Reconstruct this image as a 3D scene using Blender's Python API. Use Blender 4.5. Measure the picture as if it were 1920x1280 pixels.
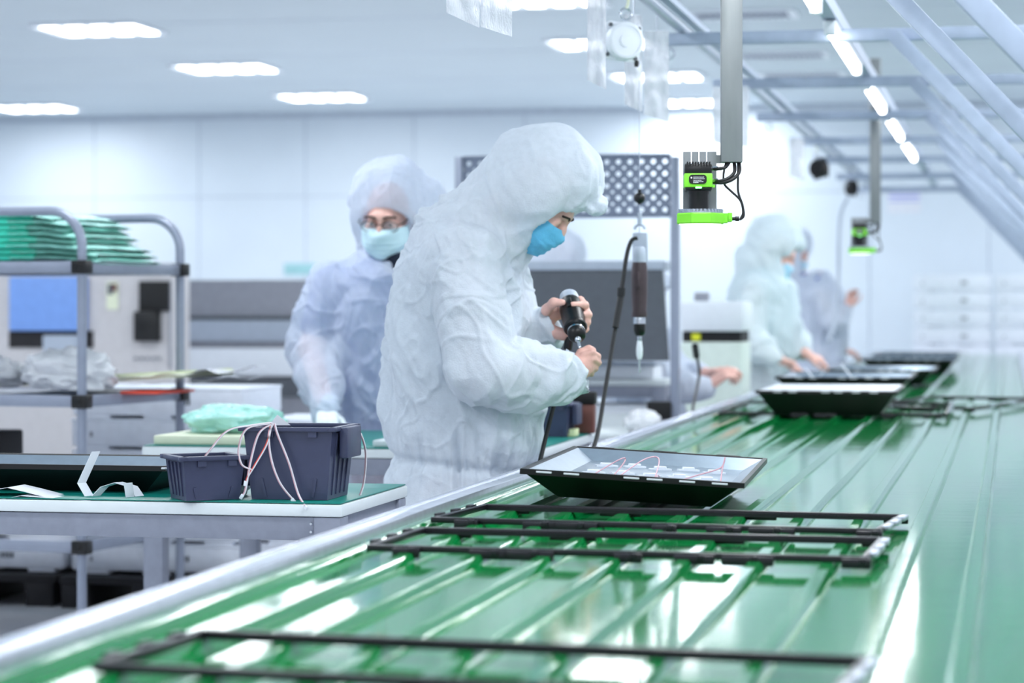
import bpy, bmesh, math, random
import numpy as np
from mathutils import Vector, Matrix, Euler

for o in list(bpy.data.objects):
    bpy.data.objects.remove(o)
SC = bpy.context.scene
C = SC.collection
R = math.radians

# ------------------------------------------------------------------ camera
FPX, HX, HY = 4533.0, 960.0, 575.0         # focal length in pixels, image axis, horizon row
TH = math.atan2(935.0, FPX)                # camera turned left of the conveyor direction
ST, CT = math.sin(TH), math.cos(TH)
CAMZ = 1.24
cam_d = bpy.data.cameras.new('camera')
cam = bpy.data.objects.new('camera', cam_d); C.objects.link(cam)
cam.location = (0, 0, CAMZ)
cam.rotation_euler = (R(90), 0, TH)
cam_d.sensor_width = 36.0
cam_d.lens = FPX / 1920.0 * 36.0
cam_d.shift_y = -(640.0 - HY) / 1920.0
cam_d.clip_end = 200
cam_d.dof.use_dof = True
cam_d.dof.focus_distance = 5.75
cam_d.dof.aperture_fstop = 3.2
SC.camera = cam

# ------------------------------------------------------------------ world and exposure
W = bpy.data.worlds.new('world'); SC.world = W; W.use_nodes = True
W.node_tree.nodes['Background'].inputs[0].default_value = (0.82, 0.90, 1.0, 1)
W.node_tree.nodes['Background'].inputs[1].default_value = 0.95
SC.view_settings.view_transform = 'Standard'
SC.view_settings.look = 'None'
SC.view_settings.exposure = 0.02
SC.view_settings.gamma = 1.0
SC.view_settings.use_curve_mapping = False

LAMP_POWER = 37.0       # each ceiling light
TUBE_POWER = 8.0       # each tube over the conveyor

# ------------------------------------------------------------------ pixel helpers (real points at real depth)
def ray(px, py):
    u = (px - HX) / FPX; v = (HY - py) / FPX
    return Vector((-ST + u * CT, CT + u * ST, v))
def at(px, py, D):
    return Vector((0, 0, CAMZ)) + ray(px, py) * D
def onY(px, py, Y):
    r = ray(px, py); return Vector((0, 0, CAMZ)) + r * (Y / r.y)
def onX(px, py, X):
    r = ray(px, py); return Vector((0, 0, CAMZ)) + r * (X / r.x)
def onZ(px, py, z):
    r = ray(px, py); return Vector((0, 0, CAMZ)) + r * ((z - CAMZ) / r.z)

# ------------------------------------------------------------------ materials
def lin(c):
    return tuple((x / 12.92 if x <= 0.04045 else ((x + 0.055) / 1.055) ** 2.4) for x in c)
def mat(name, col, rough=0.5, metal=0.0, noise=0.04, nscale=20, bump=0.0, bscale=60, spec=0.5, emit=None, estr=0, alpha=1, trans=0, ior=1.45, stretch=None, coat=0):
    m = bpy.data.materials.new(name); m.use_nodes = True
    nt = m.node_tree; b = nt.nodes['Principled BSDF']
    b.inputs['Roughness'].default_value = rough
    b.inputs['Metallic'].default_value = metal
    b.inputs['Specular IOR Level'].default_value = spec
    b.inputs['IOR'].default_value = ior
    b.inputs['Alpha'].default_value = alpha
    b.inputs['Transmission Weight'].default_value = trans
    b.inputs['Coat Weight'].default_value = coat
    tc = nt.nodes.new('ShaderNodeTexCoord')
    mp = nt.nodes.new('ShaderNodeMapping'); nt.links.new(tc.outputs['Object'], mp.inputs[0])
    if stretch: mp.inputs['Scale'].default_value = stretch
    col = lin(col)
    if noise:
        n = nt.nodes.new('ShaderNodeTexNoise'); n.inputs['Scale'].default_value = nscale; n.inputs['Detail'].default_value = 4
        nt.links.new(mp.outputs[0], n.inputs['Vector'])
        r = nt.nodes.new('ShaderNodeValToRGB')
        r.color_ramp.elements[0].position = 0.3; r.color_ramp.elements[1].position = 0.7
        r.color_ramp.elements[0].color = tuple(max(0, x * (1 - noise * 2)) for x in col) + (1,)
        r.color_ramp.elements[1].color = tuple(min(1, x * (1 + noise * 2)) for x in col) + (1,)
        nt.links.new(n.outputs['Fac'], r.inputs[0]); nt.links.new(r.outputs[0], b.inputs['Base Color'])
    else:
        b.inputs['Base Color'].default_value = col + (1,)
    if bump:
        n2 = nt.nodes.new('ShaderNodeTexNoise'); n2.inputs['Scale'].default_value = bscale; n2.inputs['Detail'].default_value = 3
        nt.links.new(mp.outputs[0], n2.inputs['Vector'])
        bp = nt.nodes.new('ShaderNodeBump'); bp.inputs['Strength'].default_value = bump; bp.inputs['Distance'].default_value = 0.01
        nt.links.new(n2.outputs['Fac'], bp.inputs['Height']); nt.links.new(bp.outputs[0], b.inputs['Normal'])
    if emit:
        b.inputs['Emission Color'].default_value = lin(emit) + (1,); b.inputs['Emission Strength'].default_value = estr
    return m

def cloth(name, col, see=0.1, transl=0.25):
    m = mat(name, col, rough=0.75, noise=0.02, nscale=60, bump=0.25, bscale=220, spec=0.25)
    nt = m.node_tree; b = nt.nodes['Principled BSDF']; out = nt.nodes['Material Output']
    tr = nt.nodes.new('ShaderNodeBsdfTranslucent'); tr.inputs[0].default_value = lin(col) + (1,)
    m1 = nt.nodes.new('ShaderNodeMixShader'); m1.inputs[0].default_value = transl
    nt.links.new(b.outputs[0], m1.inputs[1]); nt.links.new(tr.outputs[0], m1.inputs[2])
    tp = nt.nodes.new('ShaderNodeBsdfTransparent')
    m2 = nt.nodes.new('ShaderNodeMixShader'); m2.inputs[0].default_value = see
    nt.links.new(m1.outputs[0], m2.inputs[1]); nt.links.new(tp.outputs[0], m2.inputs[2])
    nt.links.new(m2.outputs[0], out.inputs[0])
    return m
def film(name, col, see=0.7, rough=0.12):
    m = bpy.data.materials.new(name); m.use_nodes = True
    nt = m.node_tree; b = nt.nodes['Principled BSDF']; out = nt.nodes['Material Output']
    b.inputs['Base Color'].default_value = lin(col) + (1,); b.inputs['Roughness'].default_value = rough
    b.inputs['Specular IOR Level'].default_value = 0.9
    n2 = nt.nodes.new('ShaderNodeTexNoise'); n2.inputs['Scale'].default_value = 18
    bp = nt.nodes.new('ShaderNodeBump'); bp.inputs['Strength'].default_value = 0.4; bp.inputs['Distance'].default_value = 0.02
    nt.links.new(n2.outputs['Fac'], bp.inputs['Height']); nt.links.new(bp.outputs[0], b.inputs['Normal'])
    tp = nt.nodes.new('ShaderNodeBsdfTransparent')
    mx = nt.nodes.new('ShaderNodeMixShader'); mx.inputs[0].default_value = see
    nt.links.new(b.outputs[0], mx.inputs[1]); nt.links.new(tp.outputs[0], mx.inputs[2]); nt.links.new(mx.outputs[0], out.inputs[0])
    return m
def emis(name, col, s):
    m = bpy.data.materials.new(name); m.use_nodes = True
    b = m.node_tree.nodes['Principled BSDF']
    b.inputs['Base Color'].default_value = (0.8, 0.8, 0.8, 1)
    b.inputs['Emission Color'].default_value = lin(col) + (1,); b.inputs['Emission Strength'].default_value = s
    return m

M = dict(
    wall=mat('wall_panel', (.845, .885, .92), .45, noise=.01, nscale=2),
    ceil=mat('ceiling_panel', (.785, .83, .86), .6, noise=.01, nscale=2),
    floor=mat('floor_vinyl', (.90, .905, .92), .22, noise=.02, nscale=6),
    seam=mat('panel_seam', (.74, .78, .83), .5),
    alu=mat('brushed_aluminium', (.72, .75, .80), .32, metal=.75, noise=.03, nscale=60),
    rail=mat('conveyor_rail_metal', (.80, .82, .87), .25, metal=.6, noise=.03, nscale=30),
    gal=mat('gantry_steel', (.64, .69, .77), .4, metal=.25, noise=.03, nscale=20),
    grey=mat('grey_tube_paint', (.56, .59, .66), .32, metal=.2, noise=.02),
    frame=mat('table_frame_grey', (.54, .56, .62), .38, metal=.25, noise=.03, nscale=40),
    poleg=mat('pole_aluminium', (.52, .54, .55), .4, metal=.3, noise=.04, nscale=30, stretch=(1, 1, .2)),
    black=mat('black_plastic', (.05, .05, .06), .35, noise=.1),
    blackm=mat('black_matt', (.045, .045, .055), .6, noise=.1),
    bezel=mat('bezel_plastic', (.09, .085, .11), .3, noise=.1),
    trayout=mat('tray_black_paint', (.035, .035, .045), .4, noise=.1),
    trayin=mat('tray_inner_steel', (.55, .61, .67), .3, metal=.5, noise=.03, nscale=30),
    navy=mat('navy_bin_plastic', (.235, .255, .36), .38, noise=.06, nscale=8),
    teal=mat('teal_mat', (.05, .48, .44), .35, noise=.06, nscale=30),
    edge=mat('table_edge_white', (.86, .89, .90), .35, noise=.01),
    white=mat('white_plastic', (.90, .92, .95), .4, noise=.01),
    foamw=mat('white_foam_box', (.90, .92, .96), .65, noise=.02, nscale=30),
    paper=mat('white_paper', (.88, .89, .92), .6, noise=.01),
    skin=mat('skin', (.90, .71, .66), .5, noise=.05, nscale=45, bump=.12, bscale=150),
    hair=mat('dark_hair', (.16, .11, .09), .6, noise=.15, nscale=200),
    navycl=mat('navy_cloth', (.06, .10, .18), .8, noise=.1),
    shirt_b=mat('blue_shirt', (.30, .40, .70), .8, noise=.05),
    shirt_g=mat('grey_shirt', (.55, .60, .68), .8, noise=.05),
    shirt_t=mat('teal_shirt', (.40, .70, .75), .8, noise=.05),
    glove=mat('white_glove', (.90, .93, .95), .7, noise=.03, nscale=60, bump=.2, bscale=250),
    shoe=mat('white_shoe', (.75, .77, .80), .5),
    chrome=mat('chrome', (.78, .80, .83), .2, metal=1.0, noise=.02),
    green=mat('bright_green_paint', (.50, .87, .22), .35, noise=.02),
    glass=film('spectacle_glass', (.85, .88, .92), .85, .05),
    brown=mat('brown_tool_grip', (.26, .21, .23), .45, noise=.08),
    cable=mat('black_cable', (.10, .10, .11), .45),
    blue=mat('blue_panel', (.47, .62, .88), .4, noise=.02),
    beige=mat('beige_machine_paint', (.76, .75, .76), .45, noise=.02),
    dgrey=mat('dark_grey_panel', (.34, .36, .39), .5, noise=.03, nscale=30),
    lgrey=mat('light_grey_panel', (.66, .70, .76), .45, noise=.02),
    mgrey=mat('mid_grey_panel', (.56, .57, .61), .5, noise=.03),
    yellow=mat('yellow_label', (.90, .90, .20), .5),
    palegreen=mat('pale_green_paint', (.82, .87, .84), .5, noise=.02),
    cream=mat('cream_board', (.88, .90, .80), .5, noise=.02),
    red=mat('red_board', (.85, .30, .22), .5),
    wirep=mat('pink_wire', (.80, .62, .66), .45),
    wirew=mat('white_wire', (.90, .88, .90), .45),
    peg=mat('pegboard_paint', (.46, .50, .58), .45, noise=.02),
    pallet=mat('black_pallet', (.12, .115, .13), .7, noise=.1),
    foamt=mat('turquoise_foam', (.25, .85, .73), .6, noise=.08, nscale=30, stretch=(1, 1, 8)),
    filmc=film('clear_film', (.95, .965, 1.0), .45),
    filmt=film('turquoise_film', (.70, .95, .90), .18),
    filmp=mat('pale_turquoise_wrap', (.70, .92, .88), .25, noise=.06, nscale=14, bump=.5, bscale=25),
    filmw=film('white_bag_film', (.94, .95, .97), .15),
    grille=mat('vent_grille', (.62, .65, .72), .5),
    lamp=emis('lamp_glow', (1, 1, 1), 7.0),
    tube=emis('tube_glow', (1, 1, 1), 9.0),
    ring=emis('ring_glow', (1, .98, .95), 2.5),
    led=emis('green_led', (.1, .95, .3), 1.6),
    violet=mat('violet_print', (.66, .68, .90), .6),
    teals=mat('teal_sign', (.62, .80, .82), .5),
    maskb=mat('blue_mask', (.40, .74, .90), .75, noise=.03, nscale=50, bump=.2, bscale=200),
    maskp=mat('light_blue_mask', (.66, .84, .93), .75, noise=.02),
    maskw=mat('pale_mask', (.80, .91, .95), .75, noise=.02, nscale=50, bump=.2, bscale=200),
    leather=mat('brown_case', (.42, .25, .22), .5, noise=.08),
    note=mat('yellow_note', (.86, .90, .70), .6),
    eye=mat('eye', (.12, .09, .08), .2),
    suit1=cloth('white_coverall', (.875, .91, .95), .07, .2),
    suit2=cloth('thin_coverall', (.86, .90, .97), .30, .25),
    suit3=cloth('pale_teal_coverall', (.88, .935, .96), .10, .2),
    suit4=cloth('pale_blue_coverall', (.85, .89, .95), .10, .2),
)
# glossy green belt
def belt_mat():
    m = mat('green_belt', (.03, .50, .24), .08, noise=.05, nscale=3, spec=.5, ior=1.85, stretch=(6, .6, 1), coat=0)
    nt = m.node_tree; b = nt.nodes['Principled BSDF']
    tc = nt.nodes.new('ShaderNodeTexCoord'); mp = nt.nodes.new('ShaderNodeMapping'); mp.inputs['Scale'].default_value = (3.0, 9.0, 1)
    nt.links.new(tc.outputs['Object'], mp.inputs[0])
    n = nt.nodes.new('ShaderNodeTexNoise'); n.inputs['Scale'].default_value = 1.6; n.inputs['Detail'].default_value = 3
    nt.links.new(mp.outputs[0], n.inputs['Vector'])
    bp = nt.nodes.new('ShaderNodeBump'); bp.inputs['Strength'].default_value = .03; bp.inputs['Distance'].default_value = .01
    nt.links.new(n.outputs['Fac'], bp.inputs['Height']); nt.links.new(bp.outputs[0], b.inputs['Normal'])
    return m
M['belt'] = belt_mat()

# ------------------------------------------------------------------ object helpers
def tag(o, label=None, cat=None, group=None, kind=None):
    if label: o['label'] = label
    if cat: o['category'] = cat
    if group: o['group'] = group
    if kind: o['kind'] = kind
    return o
def thing(name, loc, label, cat, rz=0, group=None):
    o = bpy.data.objects.new(name, None); C.objects.link(o)
    o.empty_display_size = .05
    o.location = loc; o.rotation_euler = (0, 0, rz)
    return tag(o, label, cat, group)
def children(o): return [c for c in bpy.data.objects if c.parent == o]
def copy_tree(o, parent=None):
    kids = children(o)
    c = o.copy(); C.objects.link(c)
    if parent: c.parent = parent
    for ch in kids: copy_tree(ch, c)
    return c
def root_world(o):
    p = Vector(o.location)
    while o.parent: o = o.parent; p += Vector(o.location)
    return p

class S:
    """collects shapes into one mesh"""
    def __init__(s): s.bm = bmesh.new()
    def box(s, c, d, rot=None, bev=0, seg=2):
        mx = Matrix.Translation(Vector(c)) @ (rot.to_matrix().to_4x4() if rot else Matrix.Identity(4)) @ Matrix.Diagonal((d[0], d[1], d[2], 1))
        r = bmesh.ops.create_cube(s.bm, size=1, matrix=mx)
        if bev:
            es = list({e for v in r['verts'] for e in v.link_edges})
            bmesh.ops.bevel(s.bm, geom=es, offset=bev, segments=seg, profile=.5, affect='EDGES')
        return s
    def span(s, a, b, bev=0):
        a, b = Vector(a), Vector(b)
        return s.box((a + b) / 2, [abs(b[i] - a[i]) for i in range(3)], bev=bev)
    def bar(s, a, b, w, h, up=(0, 0, 1), bev=0):
        a, b = Vector(a), Vector(b); d = b - a; L = d.length; d.normalize()
        x = d.cross(Vector(up)).normalized(); z = x.cross(d)
        m3 = Matrix((x, d, z)).transposed()
        mx = Matrix.Translation((a + b) / 2) @ m3.to_4x4() @ Matrix.Diagonal((w, L, h, 1))
        r = bmesh.ops.create_cube(s.bm, size=1, matrix=mx)
        if bev:
            es = list({e for v in r['verts'] for e in v.link_edges})
            bmesh.ops.bevel(s.bm, geom=es, offset=bev, segments=2, profile=.5, affect='EDGES')
        return s
    def tube(s, pts, r, n=10, closed=False, radii=None):
        pts = [Vector(p) for p in pts]; N = len(pts); rings = []
        ref = None
        for i, p in enumerate(pts):
            if closed: t = pts[(i + 1) % N] - pts[i - 1]
            else: t = pts[min(i + 1, N - 1)] - pts[max(i - 1, 0)]
            if t.length < 1e-9: t = Vector((0, 0, 1))
            t.normalize()
            if ref is None:
                ref = Vector((0, 0, 1)) if abs(t.z) < .9 else Vector((1, 0, 0))
            x = (ref - t * ref.dot(t)).normalized(); y = t.cross(x); ref = x
            rr = radii[i] if radii else r
            rings.append([s.bm.verts.new(p + (x * math.cos(a) + y * math.sin(a)) * rr) for a in [2 * math.pi * k / n for k in range(n)]])
        for i in range(N if closed else N - 1):
            A, B = rings[i], rings[(i + 1) % N]
            for k in range(n):
                s.bm.faces.new((A[k], A[(k + 1) % n], B[(k + 1) % n], B[k]))
        if not closed:
            s.bm.faces.new(list(reversed(rings[0]))); s.bm.faces.new(rings[-1])
        return s
    def lathe(s, prof, c=(0, 0, 0), axis=(0, 0, 1), n=28):
        c = Vector(c); ax = Vector(axis).normalized()
        x = ax.orthogonal().normalized(); y = ax.cross(x); rings = []
        for r, z in prof:
            r = max(r, 1e-4)
            rings.append([s.bm.verts.new(c + ax * z + (x * math.cos(2 * math.pi * k / n) + y * math.sin(2 * math.pi * k / n)) * r) for k in range(n)])
        for A, B in zip(rings, rings[1:]):
            for k in range(n): s.bm.faces.new((A[k], A[(k + 1) % n], B[(k + 1) % n], B[k]))
        s.bm.faces.new(list(reversed(rings[0]))); s.bm.faces.new(rings[-1])
        return s
    def loft(s, rings, cap=True):
        vs = [[s.bm.verts.new(Vector(p)) for p in r] for r in rings]; n = len(vs[0])
        for A, B in zip(vs, vs[1:]):
            for k in range(n): s.bm.faces.new((A[k], A[(k + 1) % n], B[(k + 1) % n], B[k]))
        if cap: s.bm.faces.new(list(reversed(vs[0]))); s.bm.faces.new(vs[-1])
        return s
    def sheet(s, f, nu, nv, th=0.001):
        """surface f(u,v) with u,v in 0..1, given a real thickness"""
        g = [[Vector(f(i / nu, j / nv)) for j in range(nv + 1)] for i in range(nu + 1)]
        nrm = []
        for i in range(nu + 1):
            row = []
            for j in range(nv + 1):
                du = g[min(i + 1, nu)][j] - g[max(i - 1, 0)][j]; dv = g[i][min(j + 1, nv)] - g[i][max(j - 1, 0)]
                n = du.cross(dv); row.append(n.normalized() if n.length > 1e-12 else Vector((0, 0, 1)))
            nrm.append(row)
        A = [[s.bm.verts.new(g[i][j] + nrm[i][j] * th / 2) for j in range(nv + 1)] for i in range(nu + 1)]
        B = [[s.bm.verts.new(g[i][j] - nrm[i][j] * th / 2) for j in range(nv + 1)] for i in range(nu + 1)]
        for i in range(nu):
            for j in range(nv):
                s.bm.faces.new((A[i][j], A[i + 1][j], A[i + 1][j + 1], A[i][j + 1]))
                s.bm.faces.new((B[i][j + 1], B[i + 1][j + 1], B[i + 1][j], B[i][j]))
        for i in range(nu):
            s.bm.faces.new((A[i][0], B[i][0], B[i + 1][0], A[i + 1][0])); s.bm.faces.new((A[i + 1][nv], B[i + 1][nv], B[i][nv], A[i][nv]))
        for j in range(nv):
            s.bm.faces.new((A[0][j + 1], B[0][j + 1], B[0][j], A[0][j])); s.bm.faces.new((A[nu][j], B[nu][j], B[nu][j + 1], A[nu][j + 1]))
        return s
    def ball(s, c, r, n=12, sc=(1, 1, 1)):
        mx = Matrix.Translation(Vector(c)) @ Matrix.Diagonal((sc[0], sc[1], sc[2], 1))
        bmesh.ops.create_uvsphere(s.bm, u_segments=n * 2, v_segments=n, radius=r, matrix=mx); return s
    def prism(s, poly, axis_pts):
        """poly: list of 3-D points, extruded by the vector axis_pts"""
        d = Vector(axis_pts)
        return s.loft([[Vector(p) for p in poly], [Vector(p) + d for p in poly]])
    def done(s, name, m, parent=None, loc=None, world=False, ang=35, kind=None):
        """world=True: shapes were given in world coordinates, moved to sit under the parent or at loc"""
        off = Vector((0, 0, 0))
        if world:
            off = root_world(parent) if parent else Vector(loc if loc is not None else (0, 0, 0))
        if off.length: bmesh.ops.translate(s.bm, verts=s.bm.verts, vec=-off)
        bmesh.ops.recalc_face_normals(s.bm, faces=s.bm.faces)
        me = bpy.data.meshes.new(name); s.bm.to_mesh(me); s.bm.free()
        me.polygons.foreach_set('use_smooth', [True] * len(me.polygons))
        me.set_sharp_from_angle(angle=R(ang))
        me.materials.append(m if not isinstance(m, str) else M[m])
        o = bpy.data.objects.new(name, me); C.objects.link(o)
        if parent: o.parent = parent
        elif loc is not None: o.location = loc
        if kind: o['kind'] = kind
        return o
def arc(c, r, a0, a1, n, ax=(1, 0, 0), ay=(0, 0, 1)):
    ax, ay, c = Vector(ax), Vector(ay), Vector(c)
    return [c + (ax * math.cos(a0 + (a1 - a0) * i / n) + ay * math.sin(a0 + (a1 - a0) * i / n)) * r for i in range(n + 1)]
def smooth_pts(pts, k=6):
    pts = [Vector(p) for p in pts]; P = [pts[0]] + pts + [pts[-1]]; out = []
    for i in range(1, len(P) - 2):
        for j in range(k):
            t = j / k; a, b, c, d = P[i - 1], P[i], P[i + 1], P[i + 2]
            out.append(.5 * ((2 * b) + (c - a) * t + (2 * a - 5 * b + 4 * c - d) * t * t + (3 * b - a - 3 * c + d) * t ** 3))
    out.append(pts[-1]); return out

# ------------------------------------------------------------------ numpy noise and implicit surfaces for bodies and cloth
_rng = np.random.RandomState(7)
_perm = _rng.permutation(256); _perm = np.concatenate([_perm, _perm, _perm])
_grad = _rng.normal(size=(256, 3)); _grad /= np.linalg.norm(_grad, axis=1)[:, None]
def perlin(p):
    i = np.floor(p).astype(int); f = p - i; i &= 255
    u = f * f * f * (f * (f * 6 - 15) + 10)
    def g(dx, dy, dz):
        h = _perm[_perm[_perm[(i[:, 0] + dx) & 255] + ((i[:, 1] + dy) & 255)] + ((i[:, 2] + dz) & 255)]
        return ((f - (dx, dy, dz)) * _grad[h]).sum(1)
    l = lambda a, b, t: a + (b - a) * t
    x00 = l(g(0, 0, 0), g(1, 0, 0), u[:, 0]); x10 = l(g(0, 1, 0), g(1, 1, 0), u[:, 0])
    x01 = l(g(0, 0, 1), g(1, 0, 1), u[:, 0]); x11 = l(g(0, 1, 1), g(1, 1, 1), u[:, 0])
    return l(l(x00, x10, u[:, 1]), l(x01, x11, u[:, 1]), u[:, 2])

def smin(a, b, k):
    if k <= 0: return np.minimum(a, b)
    h = np.maximum(k - np.abs(a - b), 0) / k
    return np.minimum(a, b) - h * h * k * .25
class SDF:
    def __init__(s): s.ops = []
    def cap(s, a, b, ra, rb=None, k=.02, sub=False):
        a, b = np.array(a, float), np.array(b, float); rb = ra if rb is None else rb
        def f(P):
            ab = b - a; t = np.clip(((P - a) @ ab) / max(ab @ ab, 1e-12), 0, 1)
            return np.linalg.norm(P - a - t[:, None] * ab, axis=1) - (ra + (rb - ra) * t)
        s.ops.append((f, k, sub, (a + b) / 2, np.linalg.norm(b - a) / 2 + max(ra, rb), np.minimum(a, b) - max(ra, rb), np.maximum(a, b) + max(ra, rb))); return s
    def chain(s, pts, rs, k=.02):
        for i in range(len(pts) - 1): s.cap(pts[i], pts[i + 1], rs[i], rs[i + 1], k)
        return s
    def ell(s, c, r, rot=None, k=.02, sub=False):
        c, r = np.array(c, float), np.array(r, float); Rm = np.array(rot, float) if rot is not None else np.eye(3)   # rows: local axes
        def f(P):
            q = (P - c) @ Rm.T; k0 = np.linalg.norm(q / r, axis=1); k1 = np.linalg.norm(q / (r * r), axis=1)
            return k0 * (k0 - 1) / np.maximum(k1, 1e-9)
        m = r.max(); s.ops.append((f, k, sub, c, m, c - m, c + m)); return s
    def rows(s, rows, k=.03, exp=2.3):
        """stack of level ellipses: (z, cx, cy, rx, ry), highest first or last"""
        rows = sorted(rows); z = np.array([r[0] for r in rows])
        zz = np.linspace(z[0], z[-1], 400); V = []
        for j in range(1, 5):
            v = np.interp(zz, z, [r[j] for r in rows]); ker = np.hanning(25); ker /= ker.sum()
            V.append(np.convolve(np.pad(v, 12, mode='edge'), ker, mode='valid'))
        def f(P):
            cx, cy, rx, ry = [np.interp(P[:, 2], zz, v) for v in V]
            q = (np.abs((P[:, 0] - cx) / rx) ** exp + np.abs((P[:, 1] - cy) / ry) ** exp) ** (1 / exp)
            d = (q - 1) * np.minimum(rx, ry)
            return np.maximum(d, np.maximum(z[0] - P[:, 2], P[:, 2] - z[-1]))
        lo = np.array([min(r[1] - r[3] for r in rows), min(r[2] - r[4] for r in rows), z[0]])
        hi = np.array([max(r[1] + r[3] for r in rows), max(r[2] + r[4] for r in rows), z[-1]])
        s.ops.append((f, k, False, (lo + hi) / 2, np.linalg.norm(hi - lo) / 2, lo, hi)); return s
    def ev(s, P):
        d = np.full(len(P), 9.0)
        for f, k, sub, c, rad, lo, hi in s.ops:
            m = np.linalg.norm(P - c, axis=1) < rad + max(k, .02) * 2 + .06
            if not m.any(): continue
            v = f(P[m])
            d[m] = -smin(-d[m], v, k) if sub else smin(d[m], v, k)
        return d
    def mesh(s, h):
        lo = np.min([o[5] for o in s.ops if not o[2]], axis=0) - 4 * h; hi = np.max([o[6] for o in s.ops if not o[2]], axis=0) + 4 * h
        B = 8; nb = np.ceil((hi - lo) / (h * B)).astype(int); n = nb * B
        F = np.full(n, 9.0, np.float32)
        bi = np.stack(np.meshgrid(*[np.arange(k) for k in nb], indexing='ij'), -1).reshape(-1, 3)
        cen = lo + (bi + .5) * B * h
        live = np.abs(s.ev(cen)) < B * h * .87 * 1.6 + .02
        loc = np.stack(np.meshgrid(*[np.arange(B)] * 3, indexing='ij'), -1).reshape(-1, 3)
        inside = s.ev(cen) < 0
        for b in bi[inside & ~live]:
            F[b[0]*B:b[0]*B+B, b[1]*B:b[1]*B+B, b[2]*B:b[2]*B+B] = -9
        L = bi[live]
        for q in range(0, len(L), 400):
            I = (L[q:q + 400, None, :] * B + loc[None]).reshape(-1, 3)
            F[I[:, 0], I[:, 1], I[:, 2]] = s.ev(lo + I * h)
        ins = F < 0
        cs = ins[:-1, :-1, :-1].astype(np.int8)
        cnt = np.zeros(cs.shape, np.int8)
        for dx in (0, 1):
            for dy in (0, 1):
                for dz in (0, 1):
                    cnt += ins[dx:n[0]-1+dx, dy:n[1]-1+dy, dz:n[2]-1+dz]
        ii = np.argwhere((cnt > 0) & (cnt < 8))
        acc = np.zeros((len(ii), 3)); num = np.zeros(len(ii))
        cr = [(a, b, c) for a in (0, 1) for b in (0, 1) for c in (0, 1)]
        val = {c: F[ii[:, 0] + c[0], ii[:, 1] + c[1], ii[:, 2] + c[2]] for c in cr}
        for c in cr:
            for ax in range(3):
                if c[ax]: continue
                c2 = list(c); c2[ax] = 1; c2 = tuple(c2); a, b = val[c], val[c2]
                m = (a < 0) != (b < 0); t = a[m] / (a[m] - b[m])
                p = np.tile(np.array(c, float), (m.sum(), 1)); p[:, ax] += t
                acc[m] += p; num[m] += 1
        V = lo + (ii + acc / num[:, None]) * h
        vid = np.full(cs.shape, -1, np.int32); vid[ii[:, 0], ii[:, 1], ii[:, 2]] = np.arange(len(ii))
        faces = []
        for ax in range(3):
            a, b = [x for x in range(3) if x != ax]
            s0 = [slice(None)] * 3; s1 = [slice(None)] * 3; s0[ax] = slice(0, -1); s1[ax] = slice(1, None)
            e = np.argwhere(ins[tuple(s0)] != ins[tuple(s1)])
            e = e[(e[:, a] > 0) & (e[:, b] > 0) & (e[:, a] < cs.shape[a]) & (e[:, b] < cs.shape[b]) & (e[:, ax] < cs.shape[ax])]
            flip = ins[tuple(e.T)]
            q = []
            for da, db in ((-1, -1), (0, -1), (0, 0), (-1, 0)):
                g = e.copy(); g[:, a] += da; g[:, b] += db; q.append(vid[tuple(g.T)])
            q = np.stack(q, 1)
            if ax == 1: flip = ~flip
            q[~flip] = q[~flip][:, ::-1]
            faces.append(q)
        Fc = np.concatenate(faces); Fc = Fc[(Fc >= 0).all(1)]
        return V, Fc
def vnormals(V, Fc):
    n = np.cross(V[Fc[:, 2]] - V[Fc[:, 0]], V[Fc[:, 3]] - V[Fc[:, 1]]); N = np.zeros_like(V)
    for k in range(4): np.add.at(N, Fc[:, k], n)
    return N / np.maximum(np.linalg.norm(N, axis=1), 1e-12)[:, None]
def relax(V, Fc, it=2, w=.5):
    for _ in range(it):
        A = np.zeros_like(V); c = np.zeros(len(V))
        for k in range(4):
            for j in (1, 3):
                np.add.at(A, Fc[:, k], V[Fc[:, (k + j) % 4]]); np.add.at(c, Fc[:, k], 1)
        V = V * (1 - w) + w * A / np.maximum(c, 1)[:, None]
    return V
def mesh_obj(name, V, Fc, m, parent=None, loc=None):
    off = np.array(root_world(parent)) if parent else np.array(loc if loc is not None else (0, 0, 0), float)
    me = bpy.data.meshes.new(name)
    me.vertices.add(len(V)); me.vertices.foreach_set('co', (V - off).astype(np.float32).ravel())
    me.loops.add(len(Fc) * 4); me.loops.foreach_set('vertex_index', Fc.astype(np.int32).ravel())
    me.polygons.add(len(Fc)); me.polygons.foreach_set('loop_start', np.arange(0, len(Fc) * 4, 4, dtype=np.int32))
    me.update(calc_edges=True); me.validate()
    me.polygons.foreach_set('use_smooth', [True] * len(me.polygons))
    me.materials.append(M[m] if isinstance(m, str) else m)
    o = bpy.data.objects.new(name, me); C.objects.link(o)
    if parent: o.parent = parent
    elif loc is not None: o.location = loc
    return o
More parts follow.
